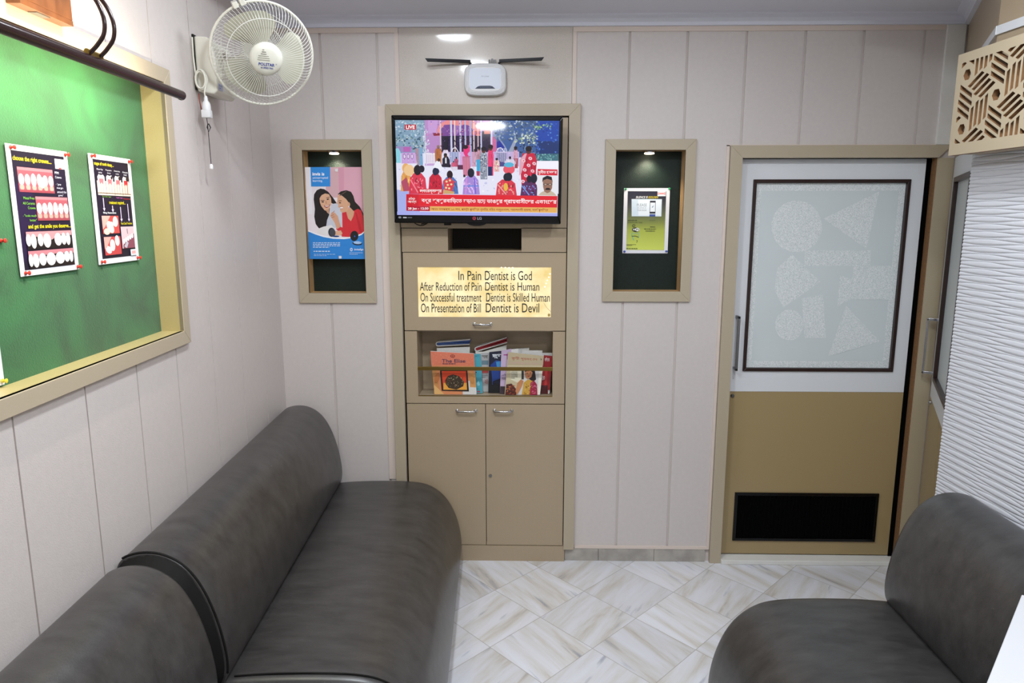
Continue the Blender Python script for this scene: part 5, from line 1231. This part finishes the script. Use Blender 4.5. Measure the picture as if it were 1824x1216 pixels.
# -- sheet at the left edge of the view
p0, p1 = onL(0, 585, pn), onL(8.5, 684, pn)
A3 = Lw(p1.x + 0.20, pn, p0.z + 0.06); U3 = Lw(p1.x, pn, 0) - Lw(p1.x + 0.20, pn, 0); V3 = Vector((0, 0, p1.z - A3.z))
sheet('notice', 'white sheet with a yellow pin at the bottom left edge of the green board', 'notice', A3, U3, V3, None)
pin0 = pin(M['pinred'], tuple(NL)); tag(pin0, 'red push pin at the top left corner of the left teeth poster', 'push pin', 'red push pins on the green board')
def setpin(o, px, py, n): q = onL(px, py, n); o.location = Lw(q.x, n, q.z)
def on_sheet(A, U, V, u, v): return A + U * u + V * v + NL * 0.0004
pin0.location = on_sheet(A1, U1, V1, .07, .025)
for (A, U, V, u, v, lb) in ((A1, U1, V1, .96, .025, 'red push pin at the top right corner of the left teeth poster'), (A1, U1, V1, .07, .975, 'red push pin at the bottom left corner of the left teeth poster'), (A1, U1, V1, .97, .975, 'red push pin at the bottom right corner of the left teeth poster'),
                            (A2, U2, V2, .07, .02, 'red push pin at the top left corner of the right teeth poster'), (A2, U2, V2, .95, .025, 'red push pin at the top right corner of the right teeth poster'), (A2, U2, V2, .06, .975, 'red push pin at the bottom left corner of the right teeth poster'), (A2, U2, V2, .95, .975, 'red push pin at the bottom right corner of the right teeth poster')):
    o = pin0.copy(); COL.objects.link(o); o.location = on_sheet(A, U, V, u, v); o['label'] = lb
o = pin0.copy(); COL.objects.link(o); q = onL(1, 428.5, FD); o.location = Lw(q.x, FD + 0.0004, q.z); o['label'] = 'red push pin stuck alone in the felt at the left edge of the photo'
o = pin(M['pinyellow'], tuple(NL)); tag(o, 'yellow push pin in the sheet at the left edge of the photo', 'push pin', 'push pins on the cut-off sheet'); q = onL(3, 678, pn); o.location = Lw(q.x, pn + 0.0004, q.z)

# ---- picture light over the board
def catmull(P, k=5):
    out = []
    for i in range(len(P) - 1):
        p0, p1, p2, p3 = P[max(i - 1, 0)], P[i], P[i + 1], P[min(i + 2, len(P) - 1)]
        for j in range(k):
            t = j / k
            out.append(tuple(0.5 * (2 * b + (c - a) * t + (2 * a - 5 * b + 4 * c - d) * t * t + (3 * b - a - 3 * c + d) * t ** 3) for a, b, c, d in zip(p0, p1, p2, p3)))
    return out + [tuple(P[-1])]
pl = thing('picture_light', 'dark brown tube picture light on a wooden block above the green board', 'lamp', tuple(Lw(1.56, 0, 2.04)))
MB(Lw).box(1.512, 1.690, 0.0005, 0.042, 2.0330, 2.12, 0.002).box(1.512, 1.690, 0.0150, 0.042, 2.022, 2.0331).build('wooden_block', M['woodblock'], pl)
BN, BZ, U0, U1_ = 0.12, 1.932, 1.165, 1.97
mb = MB(Lw); seg = 14; rr = 0.0128                       # open half shell, mouth towards the board
def shell(u, r_): return [(u, BN + r_ * math.cos(t_), BZ + r_ * math.sin(t_)) for t_ in [math.radians(-80 + 185 * k / seg) for k in range(seg + 1)]]
us = [U0, U0 + 0.004, U1_ - 0.004, U1_]
outer = [shell(u, rr) for u in us]; inner = [shell(u, rr - 0.0015) for u in us[::-1]]
mb.loft(outer + inner + [outer[0]], cap=False, close=False)
for u, sg_ in ((U0, 1), (U1_, -1)):
    mb.lathe([(0.0006, -0.004), (rr * .6, -0.003), (rr, 0.0), (rr, 0.002), (0.0006, 0.003)], (u, BN, BZ), (sg_, 0, 0), 22)
mb.build('tube_shade', M['shade'], pl, smooth=40)
MB(Lw).cyl((U0 + 0.02, BN - 0.002, BZ - 0.003), (U1_ - 0.02, BN - 0.002, BZ - 0.003), 0.006, 12).build('tube_lamp', M['tube'], pl, smooth=40)
for k, du in enumerate((-0.016, 0.022)):
    ctrl = [(0.040, 2.080), (0.060, 2.092), (0.090, 2.094), (0.120, 2.080), (0.146, 2.052), (0.160, 2.016), (0.158, 1.985), (0.142, 1.962), (BN + 0.006, BZ + 0.015)]
    pts = [(1.590 + du, n_, z) for n_, z in catmull(ctrl)]
    MB(Lw).tube(pts, 0.0042, 10).build('arm', M['shade'], pl, smooth=60)
mb = MB(Lw); mb.cyl((1.56, BN, BZ + 0.017), (1.615, BN, BZ + 0.017), 0.0062, 14); mb.box(1.566, 1.609, BN - 0.006, BN + 0.006, BZ + 0.011, BZ + 0.018); mb.build('clamp', M['brass'], pl, smooth=40)
MB(Lw).box(1.585, 1.63, 0.018, 0.036, 2.0205, 2.0225).build('rocker_switch', M['steel'], pl)
MB(Lw).lathe([(0.02, 0), (0.02, 0.004), (0.012, 0.010), (0.008, 0.018)], (1.59, 0.042, 2.10), (0, 1, 0), 18).build('boss', M['brass'], pl, smooth=40)
ld = bpy.data.lights.new('picture_tube_light', 'AREA'); ld.shape = 'RECTANGLE'; ld.size = U1_ - U0 - 0.06; ld.size_y = 0.010; ld.energy = 4.0; ld.color = (1.0, 0.94, 0.72); ld.spread = math.radians(170)
lo = bpy.data.objects.new('picture_tube_light', ld); COL.objects.link(lo)
pc_ = Lw((U0 + U1_) / 2, BN - 0.010, BZ - 0.004)
zax = (NL * 0.60 + Vector((0, 0, 0.80))).normalized()     # lamp shines along -z: to the wall and a little down
xax = WL.copy(); yax = zax.cross(xax).normalized()
lo.matrix_world = Matrix.Translation(pc_ - Vector(pl.location)) @ Matrix((xax, yax, zax)).transposed().to_4x4()
lo.parent = pl

ld = ld.copy(); ld.energy = 2.0; ld.color = (1.0, 0.87, 0.62)
l2 = bpy.data.objects.new('picture_tube_light', ld); COL.objects.link(l2)
zax = (NL * 0.86 - Vector((0, 0, 0.5))).normalized(); yax = zax.cross(xax).normalized()
l2.matrix_world = Matrix.Translation(pc_ - Vector(pl.location)) @ Matrix((xax, yax, zax)).transposed().to_4x4()
l2.parent = pl

# ================================================================== WALL FAN
fan = thing('wall_fan', 'cream wall fan in a wire cage in the upper left corner of the room', 'fan', tuple(Lw(0.68, 0, 2.0)))
FC = onY(468, 97, -0.75)
cd = (CAM - FC).normalized(); fa_ = (cd + Vector((0.24, 0, 0)) + Vector((0, 0, -0.30))).normalized()
fx = Vector((0, 0, 1)).cross(fa_).normalized(); fy = fa_.cross(fx).normalized()      # fx to the right as seen from the front
def Fn(x, y, z): return FC + fx * x + fy * y + fa_ * z
FR = 0.158
mb = MB(Fn); ph = 2 * math.pi / 90
def arc(prof, a0, tw):
    return [(r_ * math.cos(a0 + tw * i / (len(prof) - 1)), r_ * math.sin(a0 + tw * i / (len(prof) - 1)), z) for i, (r_, z) in enumerate(prof)]
front = [(0.046, 0.052), (0.075, 0.054), (0.11, 0.050), (0.133, 0.038), (0.149, 0.022), (FR, 0.002)]
back = [(0.045, -0.062), (0.085, -0.060), (0.12, -0.054), (0.140, -0.040), (0.153, -0.020), (FR, -0.002)]
for k in range(88): mb.tube(arc(front, 2 * math.pi * k / 88, 0.10), 0.0007, 4)
for k in range(60): mb.tube(arc(back, 2 * math.pi * k / 60, 0.75), 0.0007, 4)
def circ(r_, z, n=48): return [(r_ * math.cos(2 * math.pi * i / n), r_ * math.sin(2 * math.pi * i / n), z) for i in range(n)]
mb.tube(circ(0.118, 0.048), 0.0013, 5, closed=True); mb.tube(circ(0.118, -0.054), 0.0013, 5, closed=True); mb.tube(circ(0.08, -0.0605), 0.0013, 5, closed=True)
mb.build('guard', M['wire'], fan, smooth=60)
mb = MB(Fn); mb.tube(circ(FR + 0.001, 0.0, 60), 0.0042, 8, closed=True); rim = mb.build('guard_rim', M['fanplastic'], fan, smooth=60)
mb = MB(Fn); an = math.radians(118); cx_, cy2 = (FR + 0.004) * math.cos(an), (FR + 0.004) * math.sin(an)
tx, ty = -math.sin(an), math.cos(an); nx, ny = math.cos(an), math.sin(an)
def cl(a_, b_, z): return (cx_ + tx * a_ + nx * b_, cy2 + ty * a_ + ny * b_, z)
for a0, a1 in ((-0.020, -0.003), (0.003, 0.020)):
    P8 = [cl(a0, -0.008, -0.014), cl(a1, -0.008, -0.014), cl(a1, 0.010, -0.012), cl(a0, 0.010, -0.012), cl(a0, -0.008, 0.014), cl(a1, -0.008, 0.014), cl(a1, 0.010, 0.012), cl(a0, 0.010, 0.012)]
    vs = [mb.v(p) for p in P8]
    for q in ((0, 1, 2, 3), (4, 5, 6, 7), (0, 1, 5, 4), (1, 2, 6, 5), (2, 3, 7, 6), (3, 0, 4, 7)): mb.f([vs[i] for i in q])
mb.build('guard_clip', M['fanplastic'], rim, bev=0.002)
for k in range(3):
    a0 = math.radians((112, -8, 232)[k]); mb = MB(Fn)
    top, botm = [], []
    nr, na = 8, 10
    for i in range(nr + 1):
        r_ = 0.030 + 0.104 * i / nr
        half = math.radians(20 + 25 * math.sin(math.pi * min(1, (i / nr) * 0.62 + 0.1))) * (1 if i < nr else 0.80) * (1 if i < nr - 1 else 0.95)
        rt_, rb_ = [], []
        for j in range(na + 1):
            s2 = j / na * 2 - 1; an = a0 + half * s2 + 0.12 * i / nr
            z = 0.020 * -s2 + 0.005 * (1 - s2 * s2) - 0.002
            rt_.append(mb.v((r_ * math.cos(an), r_ * math.sin(an), z))); rb_.append(mb.v((r_ * math.cos(an), r_ * math.sin(an), z - 0.0016)))
        top.append(rt_); botm.append(rb_)
    for W in (top, botm):
        for i in range(nr):
            for j in range(na): mb.f([W[i][j], W[i][j + 1], W[i + 1][j + 1], W[i + 1][j]])
    for i in range(nr):
        mb.f([top[i][0], top[i + 1][0], botm[i + 1][0], botm[i][0]]); mb.f([top[i][na], top[i + 1][na], botm[i + 1][na], botm[i][na]])
    for j in range(na): mb.f([top[0][j], top[0][j + 1], botm[0][j + 1], botm[0][j]]); mb.f([top[nr][j], top[nr][j + 1], botm[nr][j + 1], botm[nr][j]])
    mb.build('blade', M['blade'], fan, smooth=40)
MB(Fn).lathe([(0.001, 0.026), (0.024, 0.025), (0.034, 0.016), (0.036, -0.02), (0.001, -0.022)], (0, 0, 0), (0, 0, 1), 24).build('hub', M['blade'], fan, smooth=40)
bdg = MB(Fn).lathe([(0.001, 0.066), (0.030, 0.0652), (0.045, 0.061), (0.0505, 0.054), (0.051, 0.048), (0.001, 0.047)], (0, 0, 0), (0, 0, 1), 36).build('badge', M['fanplastic'], fan, smooth=50)
a = Art(Fn(-0.036, 0.036, 0.0662), fx * 0.072, fy * -0.072)
a.text('POLSTAR', .14, .63, .82, .76, '#24358c', 0.025); a.text('®', .86, .62, .92, .68, '#24358c'); a.text('HI SPEED FAN', .24, .80, .76, .88, '#24358c', 0.02)
for k, (x0, x1) in enumerate(((.28, .36), (.26, .44), (.22, .46), (.12, .56), (.10, .60), (.08, .62))): a.rect(x0, .08 + k * .085, x1, .105 + k * .085, '#5c5a52' if k < 3 else '#9a978a')
a.build('badge_print', M['print'], bdg)
MB(Fn).lathe([(0.001, -0.150), (0.030, -0.146), (0.046, -0.125), (0.050, -0.080), (0.046, -0.064), (0.001, -0.063)], (0, 0, 0), (0, 0, 1), 28).build('motor_housing', M['fanplastic'], fan, smooth=45)
mb = MB(); pm = Fn(0, 0, -0.11); qn = Lw(0.665, 0.06, 2.10); mb.tube([tuple(pm), tuple(pm.lerp(qn, 0.4) + Vector((0, 0, -0.02))), tuple(qn)], [0.024, 0.022, 0.028], 16); mb.build('neck', M['fanplastic'], fan, smooth=60)
mb = MB(Lw); mb.prism([(0.0045, 2.008), (0.055, 2.000), (0.068, 2.010), (0.070, 2.09), (0.058, 2.165), (0.045, 2.176), (0.0045, 2.178)], 0.592, 0.762, 'yzx'); mb.build('wall_bracket', M['fanplastic'], fan, bev=0.005)
MB(Lw).box(0.588, 0.768, 0.0003, 0.0055, 2.012, 2.182).build('gasket', M['blackmatte'], fan)
MB(Lw).lathe([(0.014, 0), (0.014, 0.004), (0.010, 0.005), (0.009, 0.012), (0.001, 0.013)], (0.735, 0.070, 2.058), (0, 1, 0), 20).build('speed_knob', M['fanplastic'], fan, smooth=40)
a = Art(Lw(0.752, 0.0692, 2.036), -(Lw(0.752, 0, 0) - Lw(0.715, 0, 0)), (0, 0, -0.022))
a.rect(0, 0, 1, 1, '#c4cbe6'); a.text('POLSTAR', .1, .15, .9, .45, '#33458f', 0.02); a.scribble(.15, .6, .85, .85, '#6a78b0', 1); a.build('rating_label', M['print'], fan)
# coiled flex, plug and pull cord
mb = MB(Lw)
pts = []
for i in range(97):
    t_ = 2 * math.pi * i / 24; k = i / 96
    pts.append((0.782 + 0.007 * math.sin(t_ * .25), 0.026 + 0.0165 * math.cos(t_) * (0.9 + .2 * k), 2.040 + 0.027 * math.sin(t_) * (0.85 + .3 * math.sin(3 * k))))
mb.tube(pts, 0.0028, 6); mb.tube([(0.778, 0.006, 2.17), (0.780, 0.006, 2.11), (0.782, 0.010, 2.05)], 0.0026, 6); mb.tube([pts[-1], (0.785, 0.035, 2.00), (0.785, 0.037, 1.985)], 0.0028, 6)
mb.build('coiled_cord', M['fanplastic'], fan, smooth=60)
mb = MB(Lw); mb.lathe([(0.004, 0), (0.006, 0.006), (0.006, 0.014), (0.012, 0.022), (0.0135, 0.034), (0.0135, 0.044)], (0.785, 0.038, 1.990), (0, 0, -1), 18); mb.box(0.772, 0.798, 0.024, 0.052, 1.922, 1.947, 0.003); mb.build('plug', M['whiteplastic'], fan, smooth=40)
MB(Lw).tube([(0.768, 0.010, 2.0), (0.775, 0.014, 1.975), (0.775, 0.018, 1.945), (0.782, 0.026, 1.926), (0.785, 0.036, 1.924)], 0.0018, 6).build('flex_wire', M['redwire'], fan, smooth=60)
mb = MB(Lw); mb.tube([(0.785, 0.036, 1.924), (0.782, 0.037, 1.90), (0.780, 0.038, 1.775)], 0.0011, 6)
mb.tube([(0.782, 0.040, 1.905), (0.781, 0.045, 1.893), (0.781, 0.038, 1.880), (0.781, 0.034, 1.893), (0.782, 0.038, 1.905)], 0.0017, 6); mb.build('pull_cord', M['darkcord'], fan, smooth=60)
MB(Lw).lathe([(0.003, 0), (0.0055, 0.003), (0.006, 0.014), (0.005, 0.016)], (0.780, 0.038, 1.778), (0, 0, -1), 14).build('pull_knob', M['whiteplastic'], fan, smooth=40)

# ================================================================== SOFAS AND CHAIR
BACKP = [(0.002, 0.38), (0.002, 0.72), (0.012, 0.752), (0.04, 0.768), (0.08, 0.775), (0.12, 0.770), (0.16, 0.750), (0.195, 0.714), (0.225, 0.655), (0.248, 0.58), (0.262, 0.50), (0.264, 0.45), (0.256, 0.41), (0.235, 0.385)]
SEATP = [(0.10, 0.33), (0.14, 0.395), (0.26, 0.408), (0.36, 0.414), (0.50, 0.414), (0.60, 0.408), (0.66, 0.393), (0.715, 0.355), (0.755, 0.302), (0.785, 0.228), (0.802, 0.145), (0.803, 0.07), (0.795, 0.05), (0.12, 0.05)]
def smooth_profile(P, it=2):
    for _ in range(it):
        out = []
        for i in range(len(P)):
            a, b = P[i], P[(i + 1) % len(P)]; out += [(a[0] * .75 + b[0] * .25, a[1] * .75 + b[1] * .25), (a[0] * .25 + b[0] * .75, a[1] * .25 + b[1] * .75)]
        P = out
    return P
def inset(P, d):
    n = len(P); A_ = sum(P[i - 1][0] * P[i][1] - P[i][0] * P[i - 1][1] for i in range(n)); sg_ = 1 if A_ > 0 else -1; out = []
    for i in range(n):
        a, b = P[i - 1], P[(i + 1) % n]; tx_, tz_ = b[0] - a[0], b[1] - a[1]; l = math.hypot(tx_, tz_) or 1
        out.append((P[i][0] - sg_ * tz_ / l * d, P[i][1] + sg_ * tx_ / l * d))
    return out
def cushion(xf, name, P, u0, u1, parent, r=0.018, sag=0.0, r1=None):
    P = smooth_profile(P); mb = MB(xf); rings = []
    N_ = 18
    st = [(u0 + r * (1 - math.cos(t_)), r * (1 - math.sin(t_))) for t_ in [math.radians(x) for x in (10, 35, 60, 90)]]
    mid = [(u0 + r + (u1 - u0 - 2 * r) * k / N_, 0.0) for k in range(1, N_)]
    r = r1 or r
    en = [(u1 - r * (1 - math.cos(t_)), r * (1 - math.sin(t_))) for t_ in [math.radians(x) for x in (90, 60, 35, 10)]]
    for u, d in st + mid + en:
        q = inset(P, d) if d > 1e-5 else P
        w = math.sin(math.pi * (u - u0) / (u1 - u0))
        rings.append([(u, n_, z - (sag * w if z > 0.3 else 0)) for n_, z in q])
    mb.loft(rings); return mb.build(name, M['leather'], parent, smooth=180)
def seam(xf, P, u, parent, lo, off=0.002, r=0.0028):
    P2 = inset(smooth_profile(P), -off); pts = [(u, n_, z) for n_, z in P2 if lo(n_, z)]
    mb = MB(xf); mb.tube(pts, r, 6); return mb.build('piping', M['leatherdark'], parent, smooth=60)
def sofa(name, label, cat, xf, u0, u1, group=None, sag=0.006):
    t = thing(name, label, cat, tuple(xf((u0 + u1) / 2, 0.4, 0)), group)
    b = cushion(xf, 'backrest', BACKP, u0, u1, t, 0.020, 0.0, 0.004)
    s_ = cushion(xf, 'seat', SEATP, u0, u1, t, 0.020, sag)
    seam(xf, BACKP, u1 - 0.0035, b, lambda n_, z: z > 0.43 and n_ > 0.02)
    seam(xf, SEATP, u1 - 0.026, s_, lambda n_, z: n_ > 0.27 and z > 0.08)
    for uu in (u0 + 0.10, u1 - 0.10):
        for nn in (0.16, 0.70):
            mb = MB(xf); mb.box(uu - 0.025, uu + 0.025, nn - 0.025, nn + 0.025, 0.0, 0.056); mb.build('foot', M['blackmatte'], t)
    return t
S1E = 1.503
s1 = sofa('sofa', 'dark grey leatherette sofa against the left wall, the far one beside the cabinet', 'sofa', Lw, 0.066, S1E, 'sofas along the left wall')
s2 = sofa('sofa', 'dark grey leatherette sofa on the left wall, the near one cut off at lower left', 'sofa', Lw, 1.548, 3.0, 'sofas along the left wall')
# gathered gusset closing the gap between the two backs
P = inset(smooth_profile(BACKP), 0.0045); mb = MB(Lw); rings = []
for k in range(7):
    u = S1E - 0.002 + 0.044 * k / 6; rings.append([(u, n_ , z + 0.0016 * math.sin(i * 2.6)) for i, (n_, z) in enumerate(inset(P, 0.034 * k / 6))])
mb.loft(rings); mb.build('gusset', M['leatherdark'], s1, smooth=60)
def Cw(u, n, z): return Vector((1.397 - n, -1.03 - u, z))
sofa('armless_chair', 'dark grey leatherette armless chair at the lower right, in front of the white wave panel', 'chair', Cw, 0.0, 0.56, None, 0.003)

# ================================================================== WHITE DESK corner at the lower right
dk = thing('desk', 'white topped desk corner poking in at the lower right edge', 'desk', (1.05, -2.0, 0))
def Dk(a_, b_, z): return Vector((1.147, -1.607, 0)) + Vector((-0.659, -0.752, 0)) * a_ + Vector((0.752, -0.659, 0)) * b_ + Vector((0, 0, z))
MB(Dk).box(0.0, 0.62, 0.0, 0.30, 0.728, 0.75, 0.002).build('desk_top', mat('white_desk_laminate', '#cfcfd2', 0.4), dk)
mb = MB(Dk); mb.box(0.03, 0.60, 0.03, 0.045, 0.45, 0.7275); mb.build('apron', M['whiteplastic'], dk)
for a_, b_ in ((0.05, 0.06), (0.57, 0.06), (0.05, 0.26), (0.57, 0.26)): MB(Dk).box(a_ - 0.018, a_ + 0.018, b_ - 0.018, b_ + 0.018, 0.0, 0.7275).build('leg', M['steel'], dk)

# ================================================================== LAMPS OUT OF VIEW that light the room
for i, (lx, ly, lr, lw) in enumerate(PANELS):
    t = thing('ceiling_panel_lamp', ('round white ceiling lamp nearest the back wall', 'round white ceiling lamp above the far sofa', 'round white ceiling lamp above the armless chair', 'round white ceiling lamp nearly above the camera', 'round white ceiling lamp nearest the rear wall')[i], 'lamp', (lx, ly, CEIL), 'round ceiling lamps')
    MB().lathe([(lr + 0.001, 0.0), (lr + 0.012, 0.0), (lr + 0.012, 0.012), (lr + 0.001, 0.016)], (lx, ly, CEIL - 0.0002), (0, 0, -1), 32).build('rim', M['whiteplastic'], t, smooth=40)
    MB().lathe([(0.001, 0.0), (lr, 0.0), (lr, 0.008), (0.001, 0.010)], (lx, ly, CEIL - 0.0005), (0, 0, -1), 32).build('diffuser', M['lamp'], t)
wl = thing('wall_lamp', 'oval lamp on the rear wall whose reflection shows in the television', 'lamp', (-0.41, REAR, 1.97))
mb = MB(); mb.loft([[( -0.41 + 0.165 * math.cos(t_) * k_, REAR + y_, 1.985 + 0.042 * math.sin(t_) * k_) for t_ in [2 * math.pi * i / 32 for i in range(32)]] for k_, y_ in ((1, 0.001), (1, 0.03), (0.9, 0.045), (0.4, 0.055))])
mb.build('diffuser', M['lamp'], wl, smooth=50)
